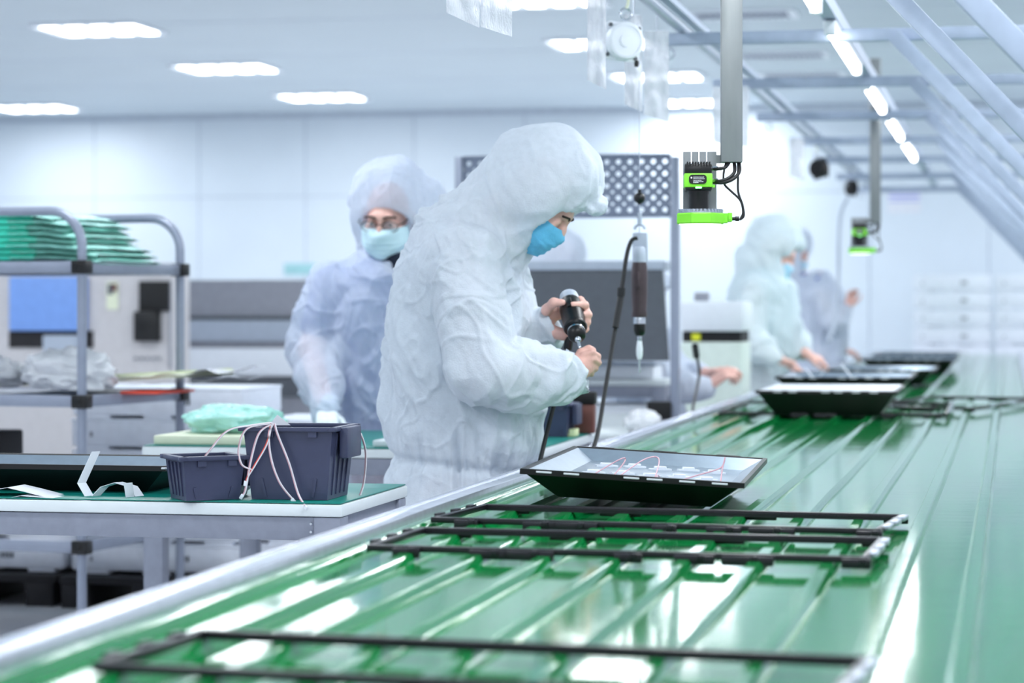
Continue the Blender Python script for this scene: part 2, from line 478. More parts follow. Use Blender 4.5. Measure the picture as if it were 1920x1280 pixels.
# ================================================================== ROOM
HC = 3.36; WY = 25.4; XL, XR = -12.0, 7.0; Y0, BELT = -4.0, 0.79
def struct(o): o['kind'] = 'structure'; return o
struct(S().span((XL, Y0, -.1), (XR, WY, 0)).done('floor', 'floor'))
struct(S().span((XL, Y0, HC), (XR, WY, HC + .1)).done('ceiling', 'ceil'))
w = S().span((XL - .1, WY, -.1), (XR, WY + .1, HC + .1)).done('wall_back', 'wall'); struct(w)
struct(S().span((XL - .1, Y0, -.1), (XL, WY, HC + .1)).done('wall_left', 'wall'))
t = S()
for i in range(15):
    x = -11.2 + i * 1.22
    t.span((x - .008, WY - .004, 0), (x + .008, WY, HC))
t.span((XL, WY - .004, 2.44), (XR, WY, 2.452))
struct(t.done('trim_1', 'seam'))
t = S()
for i in range(12): t.span((XL, -2 + i * 2.4 - .01, HC - .003), (XR, -2 + i * 2.4 + .01, HC))
struct(t.done('trim_2', 'seam'))
struct(S().span((XL, WY - .05, HC - .06), (XR, WY, HC)).done('trim_3', 'seam'))
struct(S().span((XL, WY - .02, 0), (XR, WY, .1)).done('baseboard_back', 'seam'))

# ------------------------------------------------------------------ ceiling lights: louvred troffers with five tubes
def make_troffer():
    r = thing('ceiling_light', (0, 0, HC), '', 'ceiling light')
    w, d = .86, .72
    f = S()
    for sx in (-1, 1): f.box((sx * (w / 2 - .015), 0, -.012), (.03, d, .03))
    for sy in (-1, 1): f.box((0, sy * (d / 2 - .015), -.012), (w - .06, .03, .03))
    f.done('lamp_frame', 'white', r)
    S().box((0, 0, -.002), (w - .06, d - .06, .004)).done('reflector', 'lgrey', r)
    for i in range(4):
        x = -w / 2 + .13 + i * .2
        S().box((x, 0, -.016), (.13, d - .1, .016), bev=.006).done('lamp_tube', 'lamp', r)
    lv = S()
    for i in range(3): lv.box((-w / 2 + .23 + i * .2, 0, -.016), (.012, d - .07, .03))
    lv.done('louvre', 'white', r)
    ld = bpy.data.lights.new('lamp_light', 'AREA'); ld.shape = 'RECTANGLE'; ld.size = w - .1; ld.size_y = d - .1
    ld.energy = LAMP_POWER; ld.color = (.92, .955, 1.0)
    lo = bpy.data.objects.new('lamp_light', ld); C.objects.link(lo); lo.parent = r; lo.location = (0, 0, -.06)
    return r
tro = make_troffer()
lights = [(-6.78, 17.35, 'louvred ceiling light nearest the camera in the left-hand row of the ceiling'),
          (-6.78, 20.4, 'louvred ceiling light in the middle of the left-hand diagonal row of three'),
          (-6.78, 23.4, 'farthest louvred ceiling light of the left-hand row, above the worker with glasses'),
          (-10.15, 24.1, 'lone louvred ceiling light at far left close to the back wall, above the trolley'),
          (-3.15, 16.3, 'ceiling light cut by the top of the photo, right of the two nearest hanging bags'),
          (-3.2, 19.1, 'ceiling light half hidden behind the hanging bag left of the round spring balancer'),
          (-3.17, 21.95, 'ceiling light right of and below the round spring balancer, seen through the bags'),
          (-3.15, 24.8, 'ceiling light close to the back wall, just left of the camera pole')]
for i, (x, y, lab) in enumerate(lights):
    o = tro if i == 0 else copy_tree(tro)
    o.location = (x, y, HC); tag(o, lab, 'ceiling light', 'louvred ceiling lights')
k = 0
for x in (-10.15, -6.78, -3.2, .6, 4.0):  # unseen copies of the troffer, added to illuminate the near room
    for y in (0, 4, 8, 12):
        if x == -10.15 and y < 8: continue
        o = copy_tree(tro); o.location = (x, y, HC)
        tag(o, 'unseen louvred ceiling light added overhead to light the room', 'ceiling light', 'added unseen ceiling lights')
for y in (16.0, 19.5, 23.4):  # more unseen copies, added at the right to brighten the far wall
    for x in (1.2, 4.4):
        o = copy_tree(tro); o.location = (x, y, HC)
        tag(o, 'unseen louvred ceiling light added overhead to light the room', 'ceiling light', 'added unseen ceiling lights')

# ceiling vents
def make_vent():
    r = thing('ceiling_vent', (0, 0, HC), '', 'vent')
    f = S()
    for s in (-1, 1):
        f.box((s * .37, 0, -.012), (.06, .5, .024)); f.box((0, s * .22, -.012), (.68, .06, .024))
    f.done('vent_frame', 'white', r)
    g = S()
    g.box((0, 0, -.003), (.68, .38, .004))
    for i in range(14): g.box((-.325 + i * .05, 0, -.014), (.022, .38, .02), rot=Euler((0, .5, 0)))
    g.done('grille', 'grille', r)
    return r
ve = make_vent()
for i, (x, y, lab) in enumerate([(-1.9, 17.4, 'grey slatted ceiling vent at top right, right of the camera pole, nearest of three'),
                                 (-1.88, 20.3, 'grey slatted ceiling vent, middle one of the three under the first crossbeam'),
                                 (-1.86, 22.1, 'grey slatted ceiling vent, lowest and farthest of the three')]):
    o = ve if i == 0 else copy_tree(ve)
    o.location = (x, y, HC); tag(o, lab, 'vent', 'ceiling vents')

# ================================================================== CONVEYOR
cv = thing('belt_conveyor', (-.565, 12.9, 0), 'long glossy green ribbed conveyor running from the foreground to the back of the room', 'conveyor')
RIBS = [-.058 - .1235 * k for k in range(10)]
prof = []
xs = sorted(RIBS)
prof.append((-1.20, 0))
for x in xs:
    prof += [(x - .0195, 0), (x - .018, 0), (x - .011, .0135), (x - .0095, .015), (x + .0095, .015), (x + .011, .0135), (x + .018, 0), (x + .0195, 0)]
prof.append((.07, 0))
pp = [prof[0]]
for a, b in zip(prof, prof[1:]):
    if b[0] - a[0] > .03:
        for j in (1, 2): pp.append((a[0] + (b[0] - a[0]) * j / 3, 0))
    pp.append(b)
ys = [1.9 + .06 * i for i in range(160)] + [11.5 + .25 * i for i in range(50)]
ys = [y for y in ys if y <= 23.6]
b = S(); g = []
P = np.array([[x, y, z] for y in ys for x, z in pp])
wob = perlin(np.stack([P[:, 0] * 4, P[:, 1] * 1.6, P[:, 2] * 0], 1)) * .0006 + perlin(np.stack([P[:, 0] * 9 + 40, P[:, 1] * 4, P[:, 2] * 0], 1)) * .0002
sx = perlin(np.stack([np.round(P[:, 0] / .1235) * 7.3, P[:, 1] * 1.3, P[:, 2] * 0 + 3], 1)) * .0025
vs = [b.bm.verts.new((p[0] + s_, p[1], BELT + p[2] + w_)) for p, w_, s_ in zip(P, wob, sx)]
n = len(pp)
for j in range(len(ys) - 1):
    for i in range(n - 1): b.bm.faces.new((vs[j * n + i], vs[j * n + i + 1], vs[(j + 1) * n + i + 1], vs[(j + 1) * n + i]))
bo = b.done('belt', 'belt', cv, world=True, ang=30)
S().span((-1.2, 1.9, BELT - .08), (.07, 23.6, BELT - .012)).done('belt_bed', 'rail', cv, world=True)
e = S()
e.span((-1.268, 1.9, BELT - .10), (-1.202, 23.6, BELT + .026), bev=.004); e.span((-1.25, 1.9, BELT + .026), (-1.238, 23.6, BELT + .031))
e.done('side_rail', 'rail', cv, world=True)
e = S(); e.span((.072, 1.9, BELT - .10), (.14, 23.6, BELT + .026), bev=.004); e.done('side_rail', 'rail', cv, world=True)
for y in (2.6, 5.6, 8.6, 11.6, 14.6, 17.6, 20.6, 23.2):
    for x in (-1.2, .07):
        S().box((x, y, .345), (.06, .06, .69), bev=.004).done('leg', 'frame', cv, world=True)

# black bezel frames lying on the ribs
def bezel(label, FL, FR, BL, BR, z=BELT + .021, n_clip=7, tabs=True, bar=.014):
    q = [onZ(*p, z) for p in (FL, FR, BR, BL)]
    c = sum(q, Vector()) / 4
    ux = ((q[1] - q[0]) + (q[2] - q[3])) / 2; uy = ((q[3] - q[0]) + (q[2] - q[1])) / 2
    w, d = ux.length, uy.length; rz = math.atan2(ux.y, ux.x)
    r = thing('bezel_frame', (c.x, c.y, z), label, 'frame', rz, 'black bezel frames on the green conveyor')
    f = S(); h = .012
    for s in (-1, 1):
        f.box((0, s * (d / 2 - bar / 2), 0), (w, bar, h), bev=.002)
        f.box((0, s * (d / 2 - bar * 1.2), -.003), (w - .02, bar * .5, h * .6))
        f.box((s * (w / 2 - bar / 2), 0, 0), (bar, d - bar * 2, h), bev=.002)
    f.done('frame_rim', 'bezel', r)
    for i in range(n_clip if tabs else 0):
        x = -w / 2 + w * (i + .6 + .25 * math.sin(i * 2.3)) / n_clip
        for s in (-1, 1):
            if s > 0 and i % 2: continue
            k = S(); k.box((x, s * (d / 2 + .005), -.006), (.05 + .02 * (i % 3), .012, .017), bev=.002); k.box((x + .012, s * (d / 2 + .010), -.002), (.014, .012, .012), bev=.002)
            k.done('clip', 'bezel', r)
    for i in range(3):
        S().box((-w / 2 - .004, -d / 2 + d * (i + .7) / 3.4, .004), (.014, .035, .010), bev=.002).done('clip', 'bezel', r)
        S().box((w / 2 + .004, -d / 2 + d * (i + .7) / 3.4, .004), (.014, .06, .010), bev=.002).done('clip', 'alu', r)
    return r
bezel('black bezel frame closest to the camera, running off the bottom edge of the photo', (132, 1246), (1560, 1318), (412, 1190), (1645, 1236), n_clip=0)
bezel('black bezel frame with clips, second from the camera, its rear bar against the next frame', (682, 1028), (1640, 1049), (792, 992), (1652, 1013))
bezel('black bezel frame just in front of the nearest display tray', (822, 972), (1672, 1001), (892, 951), (1680, 966))
bezel('black bezel frame lying in front of the far white-topped tray', (1325, 776), (1775, 776), (1420, 752), (1790, 758), n_clip=5)
bezel('black bezel frame at the far right of the belt, right of the far white-topped tray', (1667, 762), (1899, 768), (1690, 744), (1897, 746), n_clip=4)

# LCD back trays
def make_tray(W_=.46, D_=.95, H_=.085, inside='trayin', flat=False):
    r = thing('display_tray', (0, 0, 0), '', 'tray', 0)
    w, d = W_ / 2, D_ / 2
    t = S()
    def ring(x, y, z): return [(-x, -y, z), (x, -y, z), (x, y, z), (-x, y, z)]
    ins = .075
    t.loft([ring(w - ins, d - ins, 0), ring(w - .012, d - .012, H_ - .012), ring(w, d, H_ - .012), ring(w, d, H_), ring(w - .010, d - .010, H_), ring(w - .012, d - .012, H_ - .004), ring(w - ins + .002, d - ins + .002, .006)], cap=True)
    t.done('tray_shell', 'trayout', r, ang=20)
    if flat:
        S().box((0, 0, H_ - .002), (W_ - .03, D_ - .03, .008)).done('diffuser_sheet', 'white', r)
    else:
        i_ = S()
        i_.loft([ring(w - .0125, d - .0125, H_ - .003), ring(w - .055, d - .055, H_ - .030), ring(w - .055, d - .055, H_ - .034), ring(w - .0125, d - .0125, H_ - .008)], cap=False)
        i_.box((0, 0, H_ - .032), (W_ - .108, D_ - .108, .004))
        i_.done('reflector_liner', inside, r, ang=20)
        for y in (-.31 * D_, -.05 * D_, .23 * D_):
            for k in range(5):
                l = S(); l.box((-.13 + k * .065, y + (k % 2) * .03, H_ - .028), (.055, .014, .004), rot=Euler((0, 0, .5))); l.box((-.13 + k * .065, y + (k % 2) * .03, H_ - .024), (.03, .012, .007), rot=Euler((0, 0, .5)), bev=.002)
                l.done('lens', 'white', r)
    tabs = [(-.19, -1), (-.13, -1), (0.0, -1), (.05, -1), (.12, -1), (.19, -1), (-.17, 1), (-.02, 1), (.12, 1)]
    for x, s in tabs:
        S().box((x, s * (d - .004), H_ - .005), (.034, .010, .004), bev=.001).done('foil_tab', 'paper', r)
    for k in range(3):
        S().box((-w * .7 + k * w * .65, d + .004, H_ - .002), (.06, .012, .006), bev=.001).done('rim_tab', 'trayout', r)
    return r
tr = make_tray(.485, .86, .062)
tag(tr, 'open black display tray with silver inside on the belt, in front of the standing man', 'tray', 'display trays')
tr.location = (-.818, 5.56, BELT + .026); tr.rotation_euler = (0, R(3.1), R(2.4))
def lw(p, o=None):   # tray local -> world of the tilted tray
    return Euler((0, R(4.6), 0)).to_matrix() @ Vector(p) + Vector((-.805, 5.60, BELT + .028))
wires = [[(-.12, -.26, .035), (-.06, -.14, .075), (-.05, -.13, .07), (-.06, -.30, .036), (-.01, -.10, .075), (.02, -.05, .075), (.03, -.25, .036)],
         [(.03, -.12, .04), (.035, -.22, .05), (.04, -.31, .036)],
         [(.06, -.30, .036), (.12, -.22, .055), (.17, -.16, .072), (.178, -.15, .095), (.175, -.17, .07), (.178, -.25, .036)],
         [(.04, -.24, .036), (.10, -.26, .04), (.12, -.24, .042), (.07, -.22, .038)]]
for q in wires:
    S().tube(smooth_pts(q, 8), .0016, 6).done('lead_wire', 'wirep', tr)
# second, white topped tray, and a sheet-laden one behind it
t2 = make_tray(.56, .80, .10, flat=True); t2.location = (-.72, 10.05, BELT + .016)
tag(t2, 'black display tray topped with a white sheet on the far belt', 'tray', 'display trays')
t3 = make_tray(.60, .9, .085); t3.location = (-.74, 11.35, BELT + .05)
tag(t3, 'black display tray carrying the bent white strip, behind the white-topped tray', 'tray', 'display trays')
t4 = make_tray(.58, .9, .085); t4.location = (-.70, 13.9, BELT + .02)
tag(t4, 'dark display tray on the far belt beside the hands of the far worker', 'tray', 'display trays')
t5 = make_tray(.62, 1.0, .085); t5.location = (-.66, 16.6, BELT + .02)
tag(t5, 'dark upside-down display tray farthest away on the belt, before the white cases', 'tray', 'display trays')
t6 = make_tray(.60, 1.0, .085); t6.location = (-.68, 18.3, BELT + .02)
tag(t6, 'black display tray just behind the farthest dark tray, mostly hidden by it', 'tray', 'display trays')
# bent white strip on the third tray
def strip(name, label, pts, w, mt, cat, side=(0, 1, 0), th=.0015):
    pts = [Vector(p) for p in pts]; side = Vector(side)
    s = S(); L = len(pts) - 1
    def f(u, v):
        a = u * L; i = min(int(a), L - 1); t = a - i
        return pts[i].lerp(pts[i + 1], t) + side * (w * (v - .5))
    s.sheet(f, L * 3, 1, th); o = s.done(name, mt, None, loc=tuple(pts[0]), world=True, ang=25)
    return tag(o, label, cat)
Yb = 11.2
strip('flex_strip', 'bent white plastic strip standing on the tray behind the white-topped tray',
      [onY(1510, 690, Yb), onY(1530, 715, Yb), onY(1550, 690, Yb), onY(1577, 681, Yb), onY(1601, 712, Yb), onY(1628, 705, Yb)], .05, 'white', 'strip')

# ================================================================== GANTRY
gx = thing('overhead_gantry', (-.3, 12, 0), 'grey steel gantry of crossbeams and slanting struts over the conveyor', 'gantry')
BZ = 2.2
Yc = [1.6 + 1.82 * k for k in range(11)]
Yc = [(d - .2) / CT for d in (3.2, 5.0, 6.85, 8.65, 10.4, 12.2, 14.0, 15.8, 17.8, 19.8)]
for i, y in enumerate(Yc):
    S().span((-1.26, y - .02, BZ - .022), (1.35, y + .02, BZ + .022), bev=.003).done('crossbeam', 'gal', gx, world=True)
    S().bar((-.40, y - .045, BZ - .01), (1.14, y - .045, .55), .05, .06, up=(0, 1, 0), bev=.003).done('strut', 'gal', gx, world=True)
    S().span((1.13, y - .03, 0), (1.19, y + .03, BZ), bev=.003).done('post', 'gal', gx, world=True)
    rg = S(); rg.tube(arc((-1.2, y - .0, BZ - .05), .018, 0, 2 * math.pi, 14)[:-1], .004, 6, closed=True); rg.done('hook_ring', 'alu', gx, world=True)
S().tube([(-1.16, 1.5, BZ + .042), (-1.16, Yc[-1] + .1, BZ + .042)], .02, 12).done('tool_rail', 'alu', gx, world=True)
S().bar((-1.13, 1.5, BZ + .075), (-1.13, Yc[-1] + .1, BZ + .075), .03, .022).done('cable_channel', 'gal', gx, world=True)
S().bar((-.61, 1.5, BZ + .055), (-.61, Yc[-1] + .1, BZ + .055), .05, .05).done('light_channel', 'gal', gx, world=True)
S().span((1.13, 1.5, 1.5), (1.19, Yc[-1], 1.56)).done('side_beam', 'gal', gx, world=True)
# tubes
def make_tube():
    r = thing('tube_light', (0, 0, 0), '', 'tube light')
    S().tube([(0, -.68, 0), (0, .68, 0)], .016, 12).done('lamp_tube', 'tube', r)
    for s in (-1, 1): S().box((0, s * .70, .008), (.04, .04, .05), bev=.005).done('end_cap', 'white', r)
    S().box((0, 0, .026), (.045, 1.40, .018), bev=.003).done('housing', 'white', r)
    ld = bpy.data.lights.new('lamp_light', 'AREA'); ld.shape = 'RECTANGLE'; ld.size = .04; ld.size_y = 1.3; ld.energy = TUBE_POWER; ld.color = (.95, .98, 1)
    lo = bpy.data.objects.new('lamp_light', ld); C.objects.link(lo); lo.parent = r; lo.location = (0, 0, -.03)
    return r
tb = make_tube(); tubs = [(9.05, .74), (11.1, .66), (12.95, .74), (14.8, .8), (7.0, .74), (5.2, .74), (3.4, .74)]
labs = ['glowing tube lamp over the conveyor ending at the grey pole of the far scanner camera', 'short glowing tube lamp just right of the top of the far grey pole',
        'glowing tube lamp, second from the far end of the row', 'glowing tube lamp at the far end of the row over the conveyor',
        'glowing tube lamp cut by the top edge of the photo, nearest of the row']
for i, (D, hl) in enumerate(tubs):
    o = tb if i == 0 else copy_tree(tb)
    o.location = (-.61, (D - .123) / .979, BZ - .008 - .0); o.scale = (1, hl / .70, 1)
    tag(o, labs[i] if i < 5 else 'glowing tube lamp over the near end of the conveyor, above the photo', 'tube light', 'tube lamps over the conveyor' if i < 5 else 'tube lamps above the photo')

# ------------------------------------------------------------------ machine-vision cameras on grey poles
def make_scanner():
    r = thing('scanner_camera', (0, 0, 0), '', 'camera')     # local origin at the ring centre, x right, y away, z up
    k = 1 / 755.0                                            # drawn in its own pixels at 755 px per metre
    X = lambda p: (p - 1313) * k
    Z = lambda p: (410 - p) * k
    pl = S(); pl.span((X(1352), -.002, Z(304)), (X(1392), .05, Z(-330)), bev=.002); pl.done('pole', 'poleg', r)
    br = S()
    br.span((X(1282), .045, Z(400)), (X(1345), .055, Z(312)))
    for a, b_ in ((1282, 1296.5), (1298.5, 1311), (1313, 1325.5), (1327.5, 1345)): br.span((X(a), .045, Z(312)), (X(b_), .055, Z(282)))
    br.span((X(1345), .05, Z(304)), (X(1353), .055, Z(288)))
    br.done('bracket', 'poleg', r)
    bd = S(); bd.span((X(1283), -.03, Z(328)), (X(1334), .045, Z(308)), bev=.004)
    for i in range(9): bd.span((X(1287 + i * 5.2), -.032, Z(312)), (X(1289.5 + i * 5.2), .04, Z(304.5)))
    bd.span((X(1284), -.03, Z(358)), (X(1334), .045, Z(350)), bev=.004)
    bd.done('camera_body', 'black', r)
    gb = S(); gb.span((X(1282), -.034, Z(352)), (X(1335), .046, Z(326)), bev=.003); gb.span((X(1335), -.02, Z(352)), (X(1340), .0, Z(347))); gb.done('green_band', 'green', r)
    lp = S(); n = 8; pts = []
    x0, x1, z0, z1, rr = X(1291), X(1324), Z(346), Z(329), .008
    for cx, cz, a0 in ((x1 - rr, z1 - rr, 0), (x0 + rr, z1 - rr, 90), (x0 + rr, z0 + rr, 180), (x1 - rr, z0 + rr, 270)):
        for j in range(7): a = R(a0 + 15 * j); pts.append((cx + rr * math.cos(a), -.0345, cz + rr * math.sin(a)))
    lp.prism(pts, (0, -.002, 0)); lo_ = lp.done('label_plate', 'black', r)
    tx = S(); rd = random.Random(3)
    tx.span((X(1294), -.0372, Z(336)), (X(1297), -.0366, Z(333)))
    for i, (y_, a, b_) in enumerate(((333.5, 1299, 1319), (336.5, 1299, 1320), (339.5, 1299, 1314), (341.8, 1299, 1318), (343.8, 1299, 1309))):
        x = a
        while x < b_:
            l = rd.uniform(.8, 2.2); tx.span((X(x), -.0372, Z(y_ + .55)), (X(min(x + l, b_)), -.0366, Z(y_ - .55))); x += l + .5
    tx.done('label_print', 'paper', lo_)
    S().span((X(1303), -.0355, Z(354.5)), (X(1315), -.02, Z(351)), bev=.001).done('status_light', 'led', r)
    S().lathe([(.0255, Z(394)), (.0255, Z(366)), (.0272, Z(362)), (.0272, Z(357))], (X(1310), .005, 0), n=32).done('lens_barrel', 'black', r)
    rt = S(); rt.lathe([(.054, Z(401)), (.054, Z(397)), (.047, Z(394)), (.03, Z(392))], (0, .0, 0), n=40)
    for i in range(36):
        a = 2 * math.pi * i / 36
        rt.box((math.cos(a) * .0505, math.sin(a) * .0505, Z(396)), (.012, .003, .009), rot=Euler((0, 0, a)))
    rt.done('heat_sink', 'alu', r)
    oc = [(math.cos(R(22.5 + 45 * i)) * .0625, math.sin(R(22.5 + 45 * i)) * .0625) for i in range(8)]
    rb = S(); rb.loft([[(x * .97, y * .97, Z(420)) for x, y in oc], [(x, y, Z(418)) for x, y in oc], [(x, y, Z(402)) for x, y in oc], [(x * .97, y * .97, Z(400)) for x, y in oc]])
    rb.span((X(1354), -.018, Z(418)), (X(1364), .02, Z(400)), bev=.001); rb.span((X(1364), -.02, Z(416)), (X(1372), .02, Z(399)), bev=.002); rb.span((X(1366), -.022, Z(412)), (X(1369), -.018, Z(403)))
    ro = rb.done('ring_light', 'green', r, ang=20)
    S().lathe([(.052, Z(421.2)), (.052, Z(420))], (0, 0, 0), n=32).done('diffuser', 'ring', ro)
    S().lathe([(.0045, 0), (.0045, .008), (.006, .009), (.006, .018)][::-1], (X(1372), 0, Z(410)), (1, 0, 0), n=12).done('plug', 'black', r)
    for pts_, rr in (([(1334, 316, 0), (1346, 317, -.01), (1360, 314, -.01), (1368, 303, .02)], .0042), ([(1336, 338, 0), (1350, 340, -.012), (1366, 334, -.012), (1377, 322, 0), (1377, 303, .02)], .0045),
                     ([(1336, 341, 0), (1355, 343, -.014), (1374, 336, -.014), (1386, 322, 0), (1386, 303, .02)], .0045),
                     ([(1388, 410, 0), (1393, 398, 0), (1388, 376, 0), (1370, 358, 0), (1358, 345, 0), (1357, 325, .01), (1362, 303, .02)], .0028),
                     ([(1386, 412, 0), (1394, 405, 0), (1392, 385, 0), (1384, 360, 0), (1384, 330, .01), (1384, 303, .02)], .0028)):
        S().tube(smooth_pts([(X(a), c, Z(b_)) for a, b_, c in pts_], 6), rr, 8).done('camera_cable', 'cable', r)
    for z_ in (316, 338.5): S().tube([(X(1334), 0, Z(z_)), (X(1345), -.006, Z(z_))], .0058, 10).done('connector', 'chrome', r)
    ld = bpy.data.lights.new('ring_lamp', 'AREA'); ld.shape = 'DISK'; ld.size = .1; ld.energy = .4
    lo = bpy.data.objects.new('ring_lamp', ld); C.objects.link(lo); lo.parent = r; lo.location = (0, 0, Z(426))
    return r
sc = make_scanner(); sc.location = at(1313, 410, 6.0); sc.rotation_euler = (0, 0, TH * .8)
tag(sc, 'lime green ring-light inspection camera on the large grey pole, nearest the viewer', 'camera', 'inspection cameras')
s2 = copy_tree(sc); s2.location = at(1613, 470, 12.3)
tag(s2, 'blurred far inspection camera with green ring light on the far grey pole', 'camera', 'inspection cameras')
for o in bpy.data.objects:
    pass
# ================================================================== TOOL BALANCERS, BAGS, HANGING SCREWDRIVER
RX = -1.16
def make_balancer(dark=False):
    r = thing('spring_balancer', (0, 0, 0), '', 'balancer')
    body = 'blackm' if dark else 'white'
    pl = S()
    q = []
    for cx, cz in ((.046, .046), (-.046, .046), (-.046, -.046), (.046, -.046)):
        a0 = math.atan2(cz, cx) - R(45)
        for j in range(5): a = a0 + R(22.5) * j; q.append((cx + .012 * math.cos(a), .0, cz + .012 * math.sin(a)))
    pl.prism(q, (0, .012, 0)); po = pl.done('mount_plate', body, r)
    for cx, cz in ((.046, .046), (-.046, .046), (-.046, -.046), (.046, -.046)):
        S().lathe([(.006, 0), (.006, .004)], (cx, -.001, cz), (0, -1, 0), n=12).done('bolt', 'dgrey', po)
    S().lathe([(.058, -.03), (.058, .022), (.054, .030), (.047, .032), (.047, .029), (.02, .030), (.02, .034), (0, .034)], (0, -.004, 0), (0, -1, 0), n=40).done('drum', body, r)
    S().tube(arc((0, .006, .085), .018, 0, 2 * math.pi, 20)[:-1], .0035, 8, closed=True).done('hanging_ring', 'chrome', r)
    hk = S(); hk.tube(smooth_pts([(0, .006, .103), (.004, .006, .12), (0, .006, .17)], 5), .005, 8); hk.done('hook', 'cream', r)
    hs = S(); hs.lathe([(.006, 0), (.008, .012), (.005, .02)], (.052, .0, -.07), (0, 0, 1), n=12); hs.done('wire_guide', 'black', r)
    return r
ba = make_balancer(); p = onX(1168, 78, RX); ba.location = p; ba.rotation_euler = (0, R(7), R(28))
tag(ba, 'round white spring balancer hanging from the rail at top centre', 'balancer', 'spring balancers')
pw = onX(1199, 122, RX)
pw = at(1199, 122, 7.5)
wt = at(1199, 440, 7.5); wt.x, wt.y = pw.x, pw.y
def loc_in(o, w):   # world point into an unscaled parent's frame
    return Matrix.Translation(o.location).to_3x3() and (Euler(o.rotation_euler).to_matrix().transposed() @ (Vector(w) - Vector(o.location)))
S().tube([loc_in(ba, pw + Vector((0, 0, .02))), loc_in(ba, wt)], .0013, 6).done('pull_wire', 'alu', ba)
zb = CAMZ + (HY - 371) * 7.5 / FPX
ws = S(); ws.ball((pw.x, pw.y, zb), .018, 12); ws.lathe([(.006, -.02), (.006, .026)], (pw.x, pw.y, zb), n=12)
bmv = ws
for v in bmv.bm.verts: v.co = loc_in(ba, v.co)
bmv.done('stopper_ball', 'black', ba)
bd = make_balancer(True); bd.location = onX(1536, 316, RX); bd.rotation_euler = (0, R(-15), R(-35))
tag(bd, 'blurred black spring balancer on the rail above the far workers', 'balancer', 'spring balancers')
be = make_balancer(True); be.location = onX(1597, 352, RX); be.rotation_euler = (0, 0, R(-60))
tag(be, 'smallest dark spring balancer on the rail, left of the far grey pole', 'balancer', 'spring balancers')

# hanging electric screwdriver
def driver_parts(r, grip, k=1.0, bitlen=.05):
    """built along local -Z from its top at the origin"""
    S().lathe([(.012, 0), (.0165, -.006), (.0185, -.03), (.0185, -.052)], n=24).done('end_cap', 'lgrey', r)
    S().lathe([(.0185, -.046), (.0205, -.06), (.022, -.09), (.0215, -.14), (.0195, -.185), (.0215, -.20), (.020, -.206)], n=28).done('grip', grip, r)
    lv = S(); lv.box((0, -.021, -.10), (.010, .008, .05), bev=.003); lv.done('trigger_lever', grip, r)
    S().lathe([(.0155, -.206), (.0165, -.212), (.0165, -.226)], n=24).done('clutch_ring', 'chrome', r)
    S().lathe([(.0165, -.226), (.0165, -.245), (.0135, -.256), (.008, -.262)], n=24).done('chuck', 'black', r)
    S().lathe([(.0058, -.262), (.0058, -.275), (.004, -.28)], n=12).done('collet', 'chrome', r)
    S().lathe([(.0026, -.28), (.0026, -.28 - bitlen), (.0012, -.285 - bitlen)], n=8).done('bit', 'chrome', r)
top = at(1199, 462, 7.5)
sd = thing('electric_screwdriver', top, 'brown electric screwdriver hanging tip down on a wire right of the man', 'screwdriver')
driver_parts(sd, 'brown', bitlen=.085); sd.scale = (1.16, 1.16, 1.06)
h = S(); h.box((0, .012, -.002), (.040, .014, .085), bev=.003); h.tube(arc((0, .004, .05), .014, 0, math.pi, 10), .004, 8); h.tube([(0, .004, .064), (0, .004, .10)], .006, 8); h.done('hanger_clip', 'lgrey', sd)
S().lathe([(.0062, -.276), (.009, -.30), (.0085, -.318), (.0055, -.33)], n=14).done('screw_guide', 'white', sd)
cp = [at(1196, 447, 7.46), at(1186, 452, 7.46), at(1178, 480, 7.45), at(1170, 540, 7.43), at(1158, 620, 7.4), at(1143, 720, 7.3), at(1131, 795, 7.2), at(1116, 842, 7.1)]
S().tube(smooth_pts([q - top for q in cp], 8), .0058, 8).done('power_cord', 'cable', sd)
S().tube([at(1170, 535, 7.43) - top, at(1169, 550, 7.43) - top], .011, 10).done('cord_clip', 'cable', sd)
S().tube([at(1169, 550, 7.43) - top, at(1160, 605, 7.40) - top], .009, 10).done('strain_relief', 'cable', sd)
# far hanging cable
fc = thing('hanging_cable', onX(1588, 375, RX), 'pale hanging hose curving down behind the far inspection camera', 'cable')
S().tube(smooth_pts([onX(1590, 372, RX), onX(1577, 400, RX), onX(1573, 450, RX), onX(1572, 520, RX), onX(1566, 600, RX), onX(1553, 640, RX)], 6), .012, 8).done('hose', 'lgrey', fc, world=True)

